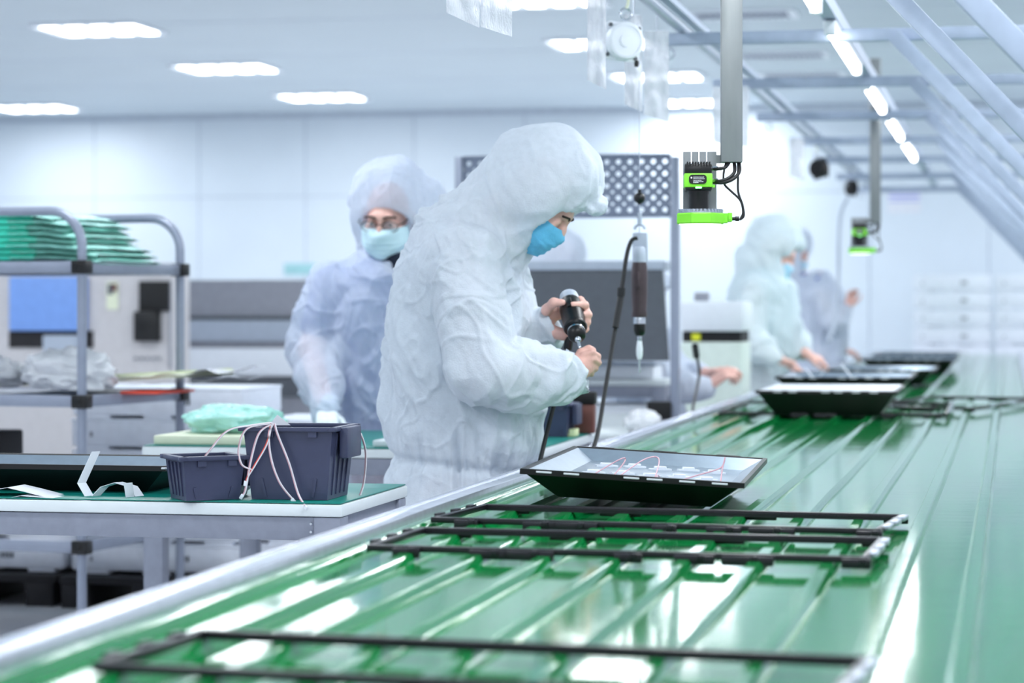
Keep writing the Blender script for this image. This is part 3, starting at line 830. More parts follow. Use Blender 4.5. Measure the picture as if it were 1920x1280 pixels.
# hanging bags on the rail
rb = random.Random(11)
def hang_bag(label, px0, px1, ybot0, ybot1, D, top=2.17, mt='filmc', ztop=None):
    a = at(px0, 100, D); b_ = at(px1, 100, D)
    zt = ztop or top; z0 = CAMZ + (HY - ybot0) * D / FPX; z1 = CAMZ + (HY - ybot1) * D / FPX
    sd_ = rb.uniform(0, 50)
    r = thing('hanging_bag', ((a.x + b_.x) / 2, (a.y + b_.y) / 2, zt), label, 'bag', 0, 'clear bags hanging from the rail')
    s = S(); L = (b_ - a); L.z = 0
    dp = Vector((-L.y, L.x, 0)).normalized()
    nu, nv = 14, 34
    uv = np.array([[i / nu, j / nv] for i in range(nu + 1) for j in range(nv + 1)])
    nz = perlin(np.stack([uv[:, 0] * 2.5 + sd_, uv[:, 1] * 5, uv[:, 0] * 0 + sd_], 1)) * .016 + perlin(np.stack([uv[:, 0] * 6 + sd_, uv[:, 1] * 11, uv[:, 0] * 0], 1)) * .006
    def mk(sign):
        def f(u, v):
            i = int(round(u * nu)) * (nv + 1) + int(round(v * nv))
            bul = .010 * math.sin(math.pi * u) * math.sin(math.pi * min(1, v * 1.02)) * sign
            p = a + L * u; zb_ = z0 + (z1 - z0) * u
            return Vector((p.x, p.y, zt + (zb_ - zt) * v)) + dp * (nz[i] + bul)
        return f
    s.sheet(mk(1), nu, nv, .0006); s.sheet(mk(-1), nu, nv, .0006)
    s.done('bag_film', mt, r, world=True, ang=60)
    m = (a + b_) / 2
    S().tube([(m.x, m.y, zt - .005), (m.x + .004, m.y, BZ + .066), (RX - .02 if m.x < RX else m.x, m.y, BZ + .066)], .002, 6).done('hook', 'chrome', r, world=True)
    return r
hang_bag('clear hanging bag at top centre, left one of the nearest pair', 837, 899, 24, 52, 5.4)
hang_bag('clear hanging bag at top centre, right one of the nearest pair', 901, 960, 50, 69, 5.45)
hang_bag('long clear hanging bag just left of the round white spring balancer', 1101, 1136, 150, 168, 6.95)
hang_bag('short clear hanging bag directly below the round white spring balancer', 1171, 1204, 196, 210, 7.7)
hang_bag('wide clear hanging bag just right of the round white spring balancer', 1207, 1254, 215, 229, 8.15)
hang_bag('clear hanging bag seen behind the large grey camera pole', 1336, 1404, 268, 276, 10.2)
hang_bag('small blurred clear bag hanging left of the black spring balancer', 1481, 1508, 330, 338, 13.4)

# ================================================================== TABLES
def make_table(loc, w, d, label, cat='table', z=.80, right_legs=True, legs=None, mat_col=True):
    r = thing('work_table', loc, label, cat)
    S().box((0, 0, z - .0155), (w, d, .027), bev=.003).done('tabletop', 'edge', r)
    f = S(); rh = .052; zc = z - .031 - rh / 2
    for s in (-1, 1):
        f.box((0, s * (d / 2 - .03), zc), (w - .13, .045, rh), bev=.002)
        f.box((s * (w / 2 - .035), 0, zc), (.045, d - .13, rh), bev=.002)
    fo = f.done('apron', 'frame', r)
    for sx in (-1, 1):
        for sy in (-1, 1):
            S().box((sx * (w / 2 - .035), sy * (d / 2 - .035), (z - .03) / 2), (.064, .064, z - .03), bev=.004).done('leg', 'frame', r)
            bt = S()
            for k in range(3): bt.lathe([(.004, 0), (.003, .004)], (sx * (w / 2 - .035) - .036 * sx, sy * (d / 2 - .002) , z - .045 - k * .018), (0, sy, 0), n=8)
            bt.done('bolt', 'chrome', r)
    if mat_col:
        S().box((0, 0, z + .001), (w - .008, d - .008, .003), bev=.001).done('mat', 'teal', r)
    return r
T1 = make_table((-2.13 - .07, 5.50, 0), 1.48, .60, 'nearest grey-framed table with teal mat, holding the two navy bins')
T2 = make_table((-2.055, 7.77, 0), 1.27, 1.04, 'second grey-framed table, where the worker with glasses rests a hand')
ZT = .8035
# navy bins
def make_bin(w, d, h, loc, rz, label):
    r = thing('storage_bin', loc, label, 'bin', rz, 'navy plastic bins')
    def ring(k, z, e=0): return [(-w / 2 * k - e, -d / 2 * k - e, z), (w / 2 * k + e, -d / 2 * k - e, z), (w / 2 * k + e, d / 2 * k + e, z), (-w / 2 * k - e, d / 2 * k + e, z)]
    b = S(); b.loft([ring(.84, 0), ring(.985, h), ring(.955, h), ring(.80, .006)]); 
    for sx in (-1, 1):
        for i in range(4):
            y = -d * .30 + i * d * .2
            b.bar((sx * (w / 2 * .835), y * .86, .01), (sx * (w / 2 * .975), y, h - .012), .008, .008, up=(0, 1, 0))
    for sx in (-1, 1):
        for sy in (-1, 1): b.bar((sx * w * .26, sy * d / 2 * .845, .006), (sx * w * .30, sy * d / 2 * .88, h * .30), .006, .006, up=(1, 0, 0))
    b.done('bin_body', 'navy', r, ang=20)
    m = S(); e = .006
    for sx in (-1, 1): m.box((sx * w / 2, 0, h - .003), (.016, d + .018, .010), bev=.002)
    for sy in (-1, 1): m.box((0, sy * d / 2, h - .003), (w + .018, .016, .010), bev=.002)
    m.box((-w * .2, -d / 2 - .001, h - .014), (.02, .006, .014)); m.box((w * .28, -d / 2 - .001, h - .014), (.02, .006, .014))
    m.box((w / 2 + .014, 0, h - .035), (.02, d * .6, .07), bev=.004)
    m.done('rim', 'navy', r)
    return r
B1 = make_bin(.212, .20, .163, tuple((onZ(491, 938, ZT) + onZ(636, 941, ZT)) / 2 + Vector((0, .085, 0))), R(0), 'large navy bin with wires over its rim, at the right end of the near table')
B1.location.z = ZT; B1.location.x = -1.60; B1.location.y = 5.345
B2 = make_bin(.150, .13, .098, (0, 0, ZT), R(38), 'small navy storage bin left of the large one, by the folded white strip')
q = (onZ(325, 938, ZT) + onZ(435, 938, ZT)) / 2; B2.location = (q.x - .015, q.y + .06, ZT)
# wire harnesses draped over the large bin
def px_wire(label, pts, Y, rad=.0016, mt='wirep', conn=True):
    P_ = [onY(a, b_, Y + (c[0] if c else 0)) for a, b_, *c in pts]
    r = thing('wire_harness', tuple(P_[0]), label, 'wire', 0, 'pink and white wires around the large navy bin')
    Q = smooth_pts(P_, 7)
    S().tube(Q, rad, 6).done('wire', mt, r, world=True)
    S().tube([q_ + Vector((.0026, -.001, 0)) for q_ in Q], rad, 6).done('wire', 'wirew', r, world=True)
    if conn:
        e = Q[-1]; dv = (Q[-1] - Q[-4]).normalized()
        S().bar(e - dv * .002, e + dv * .010, .008, .005, up=(0, 1, .2), bev=.001).done('connector', 'white', r, world=True)
    return r
YB = 5.235
px_wire('pink and white wire down the large navy bin front, ending above its base', [(512, 793), (503, 815), (508, 862), (524, 905), (548, 936)], YB)
px_wire('pink and white wire down the middle of the large navy bin to the table edge', [(514, 793), (520, 815), (541, 868), (558, 925), (573, 950, -.04)], YB)
px_wire('wire looping left of the large navy bin, lower connector lying on the mat', [(510, 794), (485, 812), (470, 860), (460, 915), (455, 928)], YB)
px_wire('red wire left of the large navy bin', [(508, 792), (500, 830), (478, 870), (464, 893), (461, 903)], YB, mt='red')
px_wire('thin wire making a wide loop in the gap between both bins', [(505, 794), (462, 804), (447, 840), (452, 870), (470, 880)], YB, conn=False)
px_wire('long pink wire across the front of the small navy bin', [(508, 792), (470, 797), (425, 808), (392, 845), (366, 880), (353, 905)], YB - .02)
px_wire('pink wire hanging from the right side of the large bin past the table edge', [(662, 796, .03), (676, 815), (685, 850, .02), (681, 905, .02), (667, 950, .0), (664, 985, .0)], 5.42)
tw = thing('paper_tie', tuple(onY(521, 790, YB + .05)), 'white folded tie standing on the rim of the large navy bin', 'tie')
s = S(); s.loft([[onY(a, b_, YB + .05) for a, b_ in ((505, 797), (520, 777), (545, 797))], [onY(a, b_, YB + .10) for a, b_ in ((510, 797), (523, 781), (540, 797))]]); s.done('folded_sheet', 'paper', tw, world=True)

# small clear bag and parts in the gap
def lump(name, label, cat, c, r3, mt, seed, amp=.35, n=22, group=None, flat=True):
    c = Vector(c); s = S(); s.ball((0, 0, 0), 1, n)
    co = np.array([v.co[:] for v in s.bm.verts])
    d = perlin(co * 1.7 + seed) * amp + perlin(co * 4 + seed) * amp * .5 + np.abs(perlin(co * 7 + seed * 2)) * amp * .35
    for v, k in zip(s.bm.verts, d):
        v.co = Vector(v.co) * (1 + k)
        v.co = Vector((v.co.x * r3[0], v.co.y * r3[1], max(v.co.z, -.75 if flat else -9) * r3[2]))
    zl = min(v.co.z for v in s.bm.verts)
    for v in s.bm.verts: v.co.z -= zl
    o = s.done(name, mt, None, loc=tuple(c), ang=50)
    return tag(o, label, cat, group)
g = onZ(458, 925, ZT)
lump('plastic_bag', 'small crumpled clear bag of parts in the gap between both navy bins', 'bag', (g.x + .0, 5.36, ZT), (.022, .05, .03), 'filmw', 3.1)
# tray, papers and folded strip on the near table
tr1 = make_tray(.40, .95, .066); tr1.rotation_euler = (0, 0, R(90)); tr1.location = (-2.40, 5.545, ZT)
for c in children(tr1):
    if c.name.startswith('lens'): bpy.data.objects.remove(c)
tag(tr1, 'shallow black display tray at the left end of the near table', 'tray', 'display trays')
def curl(label, pts, w, cat='paper'):
    return strip('paper_sheet', label, pts, w, 'paper', cat, side=(0, 1, 0), th=.0008)
curl('curled white paper sheet lying in front of the tray, upper one', [onY(-60, 925, 5.27), onY(-10, 918, 5.27), onY(30, 911, 5.27), (onY(60, 918, 5.27)), onY(110, 931, 5.27), onY(160, 936, 5.27)], .10)
curl('white paper sheet lying flat near the table front edge, lower one', [onY(-60, 941, 5.24), onY(0, 936, 5.24), onY(50, 927, 5.24), onY(100, 931, 5.24), onY(180, 936, 5.24)], .07)
def fold(name, label, px, Ys, w, mt):
    P_ = [onY(a, b_, Ys + dy) for a, b_, dy in px]
    return strip(name, label, P_, w, mt, 'strip', side=(.35, .9, 0), th=.001)
fold('flex_strip', 'folded white film strip standing zigzag on the near table, left of the small bin', [(180, 846, .05), (153, 905, .0), (172, 938, -.02), (196, 912, .0), (222, 904, .02), (250, 912, .03), (262, 930, .0), (245, 938, -.03), (240, 905, -.03)], 5.30, .03, 'white')

# things on the second table
g = onZ(390, 835, ZT)
S_ = S().span((-2.67, 7.30, ZT), (-2.28, 7.75, ZT + .028), bev=.004).done('foam_board', 'cream', None, loc=(-2.475, 7.54, ZT), world=True)
tag(S_, 'pale flat board on the second table beneath the turquoise bags', 'board')
lump('film_heap', 'crumpled heap of turquoise plastic film on the pale board of the second table', 'film', (-2.49, 7.55, ZT + .028), (.155, .17, .05), 'filmt', 8.2, n=28)
wf = S().span((-1.95, 7.30, ZT), (-1.62, 7.75, ZT + .02), bev=.004).done('white_board', 'edge', None, loc=(-1.8, 7.5, ZT), world=True)
tag(wf, 'white flat board on the second table beside the man in front', 'board')
B3 = make_bin(.13, .16, .11, (-1.515, 8.05, ZT), 0, 'small navy bin at the right end of the second table behind the man')
nt_ = S().span((-1.53, 8.16 + .03, ZT), (-1.46, 8.26, ZT + .025), bev=.002).done('note_pad', 'note', None, loc=(-1.5, 8.2, ZT), world=True)
nt_.location = (-1.475, 8.02, ZT); tag(nt_, 'yellow note pad on the teal mat beside the small navy bin', 'notes')

# workstation rack with pegboard behind the man
rk = thing('pegboard_rack', tuple(at(1060, 575, 10.6))[:2] + (0,), 'grey workstation rack with a perforated board on top and a dark panel below', 'rack')
YR = at(1266, 575, 10.6).y
def RP(px, py): return onY(px, py, YR)
for a, b_ in ((855, 869), (1258, 1274)):
    A, B_ = RP(a, 294), RP(b_, 294)
    S().span((A.x, YR - .025, 0), (B_.x, YR + .025, A.z), bev=.003).done('post', 'grey', rk, world=True)
A, B_ = RP(869, 296), RP(1258, 404)
pb = S(); nx, nz_ = 18, 5
# perforated sheet: every cell is a ring of faces round a true hole
x0, x1, z1, z0 = A.x, B_.x, A.z, B_.z; mgx = (x1 - x0) * .008
cw = (x1 - x0) / nx; ch = (z1 - z0) / nz_
for i in range(nx):
    for j in range(nz_):
        cx, cz = x0 + (i + .5) * cw, z0 + (j + .5) * ch
        for y_, fl in ((YR - .004, 0), (YR + .002, 1)):
            O = []; I = []
            for k in range(16):
                a = 2 * math.pi * (k + .5) / 16; c_, s_ = math.cos(a), math.sin(a); m = max(abs(c_), abs(s_))
                O.append(pb.bm.verts.new((cx + c_ / m * cw / 2, y_, cz + s_ / m * ch / 2))); I.append(pb.bm.verts.new((cx + c_ * .0105, y_, cz + s_ * .0105)))
            for k in range(16): pb.bm.faces.new((O[k], O[(k + 1) % 16], I[(k + 1) % 16], I[k]))
pb.done('pegboard', 'peg', rk, world=True)
fr = S()
for z_ in (z0, z1): fr.span((x0, YR - .012, z_ - .008), (x1, YR + .012, z_ + .008), bev=.002)
fr.done('board_frame', 'peg', rk, world=True)
P1 = [RP(870, 505), RP(1243, 505), RP(1254, 676), RP(870, 676)]
S().prism([p_ + Vector((0, -.01, 0)) for p_ in P1], (0, .03, 0)).done('dark_panel', 'dgrey', rk, world=True)
a_, b2 = RP(870, 490), RP(1245, 506)
S().span((a_.x, YR - .02, b2.z), (b2.x, YR + .20, a_.z), bev=.003).done('shelf', 'lgrey', rk, world=True)
a_, b2 = RP(1216, 752), RP(1252, 786)
S().span((a_.x, YR - .06, b2.z), (b2.x + .02, YR + .03, a_.z), bev=.006).done('cable_box', 'blackm', rk, world=True)
# brown case with black lid on the second table's far end
bc = thing('tool_case', (-1.44, 8.23, ZT), 'brown case with a black lid standing behind the yellow note pad', 'case')
S().box((0, 0, .05), (.07, .05, .10), bev=.006).done('case_body', 'leather', bc)
S().box((0, 0, .122), (.078, .056, .044), bev=.006).done('lid', 'blackm', bc)
# rear bench with white cases and a machine
T4 = make_table((-2.02, 10.90, 0), 1.02, .32, 'narrow white-topped bench just behind the dark rack panel', mat_col=False, z=.915)
wc = thing('equipment_case', (-1.97, 10.90, .915), 'flat white equipment case on the narrow bench below the dark panel', 'case')
S().box((0, 0, .03), (.80, .27, .06), bev=.008).done('case_body', 'white', wc)
S().box((0, 0, .07), (.82, .28, .02), bev=.006).done('lid', 'lgrey', wc)
S().box((.10, -.142, .068), (.035, .006, .026)).done('yellow_tag', 'yellow', wc)
ub = thing('storage_cabinet', (-1.80, 10.90, 0), 'white cabinet standing under the narrow bench behind the rack', 'cabinet')
S().box((0, 0, .40), (.44, .26, .80), bev=.006).done('cabinet_body', 'white', ub)
S().box((0, -.132, .40), (.40, .006, .72), bev=.002).done('door', 'edge', ub)
mc = thing('bench_machine', (-1.52, 12.75, 0), 'white box-shaped bench machine with a dark slot, right of the rack post', 'machine')
YM = 12.6
def MP(a, b_): return onY(a, b_, YM)
a_, b2 = MP(1276, 565), MP(1394, 621)
S().span((a_.x, YM, b2.z), (b2.x, YM + .45, a_.z), bev=.01).done('hood', 'white', mc, world=True)
a_, b2 = MP(1278, 621), MP(1388, 641)
S().span((a_.x, YM + .03, b2.z), (b2.x, YM + .42, a_.z)).done('slot', 'pallet', mc, world=True)
a_, b2 = MP(1296, 625), MP(1312, 638)
S().span((a_.x, YM + .015, b2.z), (b2.x, YM + .03, a_.z)).done('yellow_tag', 'yellow', mc, world=True)
a_, b2 = MP(1276, 641), MP(1390, 690)
S().span((a_.x, YM, .0), (b2.x, YM + .45, a_.z), bev=.01).done('base', 'palegreen', mc, world=True)
a_, b2 = MP(1297, 548), MP(1322, 560)
S().span((a_.x, YM + .1, b2.z - .012), (b2.x, YM + .2, a_.z), bev=.004).done('control_box', 'mgrey', mc, world=True)
cab = thing('storage_cabinet', (-1.58, 9.95, 0), 'low white cabinet beside the conveyor, right of the rack post foot', 'cabinet')
S().box((0, 0, .36), (.40, .5, .70), bev=.006).done('cabinet_body', 'white', cab)
S().box((0, 0, .715), (.42, .52, .02), bev=.004).done('cabinet_top', 'edge', cab)
lump('plastic_bag', 'white crumpled plastic bag on the low cabinet beside the conveyor', 'bag', (-1.50, 9.95, .725), (.075, .09, .05), 'filmw', 5.5)
gn = thing('gooseneck_stick', tuple(onX(1301, 800, -1.30)), 'thin black gooseneck standing at the conveyor edge beside the rack post', 'gooseneck')
S().tube(smooth_pts([onX(1299, 790, -1.24), onX(1300, 760, -1.28), onX(1311, 705, -1.28), onX(1308, 675, -1.28), onX(1303, 652, -1.28)], 6), .006, 8).done('stem', 'cable', gn, world=True)
S().tube([onX(1306, 668, -1.28), onX(1303, 648, -1.28)], .014, 10).done('head', 'black', gn, world=True)

# ================================================================== TROLLEY
ct = thing('shelf_trolley', (-3.31, 8.30, 0), 'grey tubular shelf trolley with black corner clamps at the left edge', 'trolley', R(-7.5))
Wc, Dc = 1.25, .78; Rt = .0175
SH = [1.385, .895, .365]
for y in (0, Dc):
    pts = [(0, y, .08), (0, y, 1.46)] + arc((-.13, y, 1.46), .13, 0, math.pi / 2, 8) + arc((-Wc + .13, y, 1.46), .13, math.pi / 2, math.pi, 8) + [(-Wc, y, .08)]
    S().tube(pts, Rt, 14).done('end_frame', 'grey', ct)
S().tube([(-.27 - .13, 0.0, .02), (-.27 - .13, 0.0, SH[0])], Rt, 12).done('support_leg', 'grey', ct)
for z in SH:
    f = S()
    f.box((-Wc / 2, 0, z), (Wc, .03, .042), bev=.003); f.box((-Wc / 2, Dc, z), (Wc, .03, .042), bev=.003)
    f.box((0, Dc / 2, z), (.03, Dc, .042), bev=.003); f.box((-Wc, Dc / 2, z), (.03, Dc, .042), bev=.003)
    f.box((-Wc / 2, Dc / 2, z + .012), (Wc - .03, Dc - .03, .008))
    f.done('shelf', 'grey', ct)
    for x in (0, -Wc):
        for y in (0, Dc):
            k = S(); k.box((x, y, z), (.062, .058, .05), bev=.006); k.lathe([(.009, 0), (.009, .004), (.005, .004)], (x, y - .029, z), (0, -1, 0), n=12)
            k.done('clamp', 'black', ct)
for x in (0, -Wc):
    for y in (0, Dc):
        w_ = S(); w_.lathe([(.04, -.012), (.04, .012)], (x - .015, y, .04), (0, 1, 0), n=20); w_.done('caster', 'blackm', ct)
def CT_(x, y, z): return Matrix.Rotation(R(-7.5), 3, 'Z') @ Vector((x, y, z)) + Vector((-3.31, 8.30, 0))
# turquoise foam packs on the top shelf
z = SH[0] + .024; rp = random.Random(5)
for i in range(8):
    hgt = .0225
    r = thing('foam_pack', tuple(CT_(-.62, .30, z)), ['lowest', 'second from bottom', 'third from bottom', 'fourth from bottom', 'fourth from top', 'third from top', 'second from top', 'topmost'][i] + ' turquoise foam pack in clear film on the top trolley shelf', 'pack', R(-7.5 + rp.uniform(-1.5, 1.5)), 'turquoise foam packs on the trolley')
    f = S(); f.box((-.15 + rp.uniform(-.02, .02), 0, hgt / 2), (1.05, .50, hgt * .86), bev=.004); f.done('foam_sheet', 'foamt', r)
    sd_ = i * 3.3
    xe = .98 - i * .02 + rp.uniform(-.03, .02) - .02
    b = S()
    nu, nv = 30, 10
    def mk(sg):
        def fn(u, v):
            x = .29 + u * (xe - .61); y = -.265 + v * .53
            nn = perlin(np.array([[u * 9 + sd_, v * 4, sg * .3]]))[0] * .010
            th = hgt * .46 * (1 - max(0, (u - .86) / .14) ** 2 * .6) * max(0, 1 - abs(2 * v - 1) ** 10) * 1.18
            return (x, y + nn, hgt / 2 + sg * th + nn * .6 - max(0, u - .5) * .03)
        return fn
    b.sheet(mk(1), nu, nv, .0006); b.sheet(mk(-1), nu, nv, .0006)
    b.done('film_sleeve', 'filmp', r, ang=60)
    z += hgt
# middle shelf: plastic bag, grey parts, boards
zm = SH[1] + .018
p = CT_(-.17, .20, zm + .02); lump('plastic_bag', 'large crumpled clear bag on the middle trolley shelf by the front post', 'bag', p, (.17, .12, .085), 'filmw', 1.7, n=30, amp=.5)
p = CT_(-.56, .24, zm + .02); lump('plastic_bag', 'crumpled bag with grey parts inside at far left of the middle trolley shelf', 'bag', p, (.17, .13, .07), 'filmw', 6.4, n=26, amp=.4)
bx = thing('sheet_stack', tuple(CT_(.02, .53, zm)), 'pale yellow flat boards sticking out of the middle trolley shelf', 'boards', R(-7.5))
S().box((-.16, .03, .052), (.76, .42, .022), bev=.003, rot=Euler((0, R(-3.2), 0))).done('board', 'cream', bx)
S().box((-.15, .02, .064), (.74, .40, .006), rot=Euler((0, R(-3.2), 0))).done('yellow_edge', 'note', bx)
s = S(); s.sheet(lambda u, v: (-.05 + u * .42, -.20 + v * .45, .058 + u * .032 + .012 * math.sin(u * 17 + v * 5) * u), 24, 10, .0007); s.sheet(lambda u, v: (-.05 + u * .42, -.20 + v * .45, .030 + u * .030 + .010 * math.sin(u * 13 + v * 7) * u), 24, 10, .0007); s.done('film_cover', 'filmw', bx, ang=60)
rd = S().box((0, 0, .006), (.16, .30, .010), bev=.002).done('red_board', 'red', None, loc=tuple(CT_(.09, .42, zm))); rd.rotation_euler = (0, 0, R(-7.5))
tag(rd, 'red flat board lying beneath the pale boards on the middle trolley shelf', 'board')
gb = thing('parts_bin', tuple(CT_(-.47, .12, .388)), 'dark grey parts bin standing on the bottom trolley shelf', 'bin', R(-7.5))
b = S(); b.box((0, 0, .34), (.20, .2, .10), bev=.01); b.box((-.02, 0, .15), (.14, .17, .30), bev=.008); b.done('bin_body', 'blackm', gb)

# ================================================================== WHITE FOAM CASES ON PALLETS
def make_case(w=.74, h=.128, d=.55):
    r = thing('white_case', (0, 0, 0), '', 'case')
    s = S(); s.box((0, 0, h / 2 + .006), (w, d, h - .014), bev=.012)
    for i in (-1, 0, 1): s.box((i * w * .36, 0, .008), (w * .16, d * .98, .016), bev=.003)
    s.done('case_body', 'foamw', r)
    S().box((0, 0, h - .006), (w + .004, d + .004, .012), bev=.004).done('lid', 'foamw', r)
    k = S()
    for j in range(4): k.box((-.055 + w * .20 + j * .016, -d / 2 - .001, h * .55), (.009, .004, .024))
    k.done('black_print', 'dgrey', r)
    S().box((-w * .38, -d / 2 - .001, h * .5), (.012, .004, .02)).done('clasp', 'mgrey', r)
    return r
wcase = make_case(); first = [True]
def case(x, y, z, label, rz=0, sc=1, group='white foam cases behind the trolley'):
    o = wcase if first[0] else copy_tree(wcase); first[0] = False
    o.location = (x, y, z); o.rotation_euler = (0, 0, rz); o.scale = (sc, 1, 1); tag(o, label, 'case', group); return o
ords = ['lowest', 'second from bottom', 'third from bottom', 'fourth from bottom', 'second from top', 'topmost']
def pallet(x, y, w, d, label, hgt=.13):
    r = thing('pallet', (x, y, 0), label, 'pallet')
    S().box((0, 0, hgt - .015), (w, d, .03), bev=.004).done('deck', 'pallet', r)
    for i in (-1, 0, 1):
        S().box((i * (w / 2 - .07), 0, (hgt - .03) / 2), (.12, d, hgt - .03), bev=.004).done('runner', 'pallet', r)
pallet(-3.46, 9.75, .76, .75, 'black pallet under the white cases right of the trolley post')
pallet(-4.26, 9.78, .78, .75, 'black pallet at the lower left behind the trolley legs')
pallet(-2.68, 9.85, .74, .7, 'black pallet behind the second table legs')
for i in range(6): case(-3.46 + .004 * (i % 2), 9.76, .131 + i * .129, ords[i] + ' white case of the tall stack between the trolley posts')
for i in range(2): case(-4.24, 9.78, .131 + i * .129, ['lower', 'upper'][i] + ' white case of the short stack at the lower left behind the trolley')
for i in range(5): case(-2.68, 9.86, .131 + i * .129, ['lowest', 'second from bottom', 'middle', 'second from top', 'topmost'][i] + ' white case of the stack behind the second table')
# white combs on the stack
# far white cases at the end of the line
ordn = ['lowest', 'second from bottom', 'third from bottom', 'fourth from bottom', 'middle', 'fourth from top', 'third from top', 'second from top', 'topmost']
def fcase(x, z, label):
    o = copy_tree(wcase); o.location = (x, 24.15, z); o.scale = (1, 1, 1.34); tag(o, label, 'case', 'white cases at the end of the conveyor')
for st, x in (('left', -.56), ('right', .22)):
    for i in range(9): fcase(x, .0 + i * .1725, ordn[i] + f' white case of the {st} stack at the far end of the conveyor')

# ================================================================== BACKGROUND MACHINES
YG = 14.6
def GP(a, b_): return onY(a, b_, YG)
mm = thing('process_machine', (-4.9, 15.1, 0), 'beige machine with a blue cover and a black screen behind the trolley', 'machine')
def gbox(name, mt, x0_, y0_, x1_, y1_, dy0=-.01, dy1=.0, bev=.0, par=None):
    a, b_ = GP(x0_, y0_), GP(x1_, y1_)
    return S().span((a.x, YG + dy0, b_.z), (b_.x, YG + dy1, a.z), bev=bev).done(name, mt, par or mm, world=True)
a, b_ = GP(-60, 494), GP(322, 700)
S().span((a.x, YG, 0), (b_.x, YG + .35, a.z), bev=.01).done('cabinet_body', 'beige', mm, world=True)
gbox('blue_cover', 'blue', 22, 519, 166, 620, -.05, .0, .01)
gbox('recess', 'pallet', 18, 620, 175, 652, -.012, .0)
gbox('white_module', 'lgrey', 85, 628, 150, 660, -.05, -.012, .01)
scr = gbox('screen', 'blackm', 263, 527, 320, 583, -.03, .0, .004)
gbox('black_box', 'black', 256, 583, 303, 640, -.06, .0, .008)
gbox('hinge_strip', 'mgrey', 318, 527, 322, 690, -.015, .0)
kp = S()
for i in range(5):
    a = GP(255 + i * 11, 672); kp.lathe([(.012, 0), (.010, .02)], (a.x, YG, a.z), (0, -1, 0), n=10)
kp.done('knob_row', 'mgrey', mm, world=True)
lb = gbox('switch_panel', 'cream', 201, 528, 222, 580, -.012, .0)
gbox('switch', 'dgrey', 204, 532, 213, 552, -.02, -.012, par=mm); gbox('switch', 'leather', 213, 532, 220, 546, -.02, -.012)
gbox('warning_label', 'note', 331 - 12, 552, 318, 562, -.006, .0)
YG2 = 16.2
ov = thing('oven_cabinet', (-3.9, 16.6, 0), 'long grey low cabinet with bands, left of the worker with glasses', 'cabinet')
def obox(name, mt, x0_, y0_, x1_, y1_, dy0, dy1, floor_=False):
    a, b_ = onY(x0_, y0_, YG2), onY(x1_, y1_, YG2)
    return S().span((a.x, YG2 + dy0, 0 if floor_ else b_.z), (b_.x, YG2 + dy1, a.z), bev=.004).done(name, mt, ov, world=True)
obox('cabinet_body', 'mgrey', 340, 525, 690, 800, 0, .4, True)
obox('upper_band', 'lgrey', 340, 600, 690, 640, -.03, 0)
obox('rail', 'dgrey', 340, 592, 690, 599, -.035, 0)
obox('white_band', 'white', 340, 652, 690, 705, -.06, 0)
obox('lower_band', 'dgrey', 340, 706, 690, 745, -.03, 0)
# wall signs
a, b_ = onY(1664, 356, WY), onY(1727, 399, WY)
sg = thing('paper_notice', ((a.x + b_.x) / 2, WY - .01, (a.z + b_.z) / 2), 'white paper notice with pale violet lines on the back wall, right of the far pole', 'notice')
S().span((a.x, WY - .006, b_.z), (b_.x, WY - .002, a.z)).done('sheet', 'paper', sg, world=True)
s = S()
for y0_, y1_ in ((359, 362), (367, 371), (376, 378)):
    p0, p1 = onY(1667, y0_, WY), onY(1724, y1_, WY); s.span((p0.x, WY - .008, p1.z), (p1.x, WY - .006, p0.z))
s.done('printed_lines', 'violet', sg, world=True)
a, b_ = onY(533, 494, WY), onY(592, 515, WY)
s = S().span((a.x, WY - .008, b_.z), (b_.x, WY - .002, a.z), bev=.001).done('wall_sign', 'teals', None, loc=tuple((a + b_) / 2), world=True)
tag(s, 'small pale teal sign on the back wall left of the worker with glasses', 'sign')
# ================================================================== PEOPLE
def A3(v): return np.array(v, float)
class Head:
    """head frame: c skull centre, f face direction, u up, s to the person's left"""
    def __init__(h, c, f, u, k=1.0):
        h.k = k
        h.c = A3(c); h.f = A3(f) / np.linalg.norm(f); u = A3(u); u = u - h.f * (u @ h.f); h.u = u / np.linalg.norm(u); h.s = np.cross(h.u, h.f)
        h.R = np.stack([h.f, h.s, h.u])
    def p(h, f, s, u): return h.c + (h.f * f + h.s * s + h.u * u) * h.k
    def sdf(h, B):
        B.ell(h.p(-.005, 0, .025), (.098, .076, .100), h.R, .02)                       # skull
        B.ell(h.p(.035, 0, -.045), (.060, .058, .062), h.R, .03)                       # jaw and cheeks
        B.ell(h.p(.070, 0, -.088), (.022, .028, .018), h.R, .03)                       # chin
        B.cap(h.p(.083, -.03, .036), h.p(.083, .03, .036), .012, .012, .02)            # brow ridge
        for s in (-1, 1):
            B.ell(h.p(.092, s * .032, .016), (.016, .019, .011), h.R, .012, sub=True)  # eye socket
            B.ell(h.p(.078, s * .032, .015), (.0125, .0135, .0115), h.R, .004)         # eyelids
            B.ell(h.p(.065, s * .040, -.015), (.028, .022, .022), h.R, .03)            # cheekbone
            B.ell(h.p(-.008, s * .078, -.002), (.020, .008, .030), h.R, .01)           # ear
        B.chain([h.p(.090, 0, .028), h.p(.104, 0, .004), h.p(.117, 0, -.020)], [.008, .009, .012], .014)   # nose
        for s in (-1, 1): B.ell(h.p(.102, s * .012, -.024), (.012, .009, .008), h.R, .01)
        B.ell(h.p(.094, 0, -.050), (.012, .024, .006), h.R, .008); B.ell(h.p(.092, 0, -.061), (.012, .021, .007), h.R, .008)   # lips
        B.cap(h.p(-.02, 0, -.05), h.p(-.055, 0, -.16), .054, .060, .03)                # neck
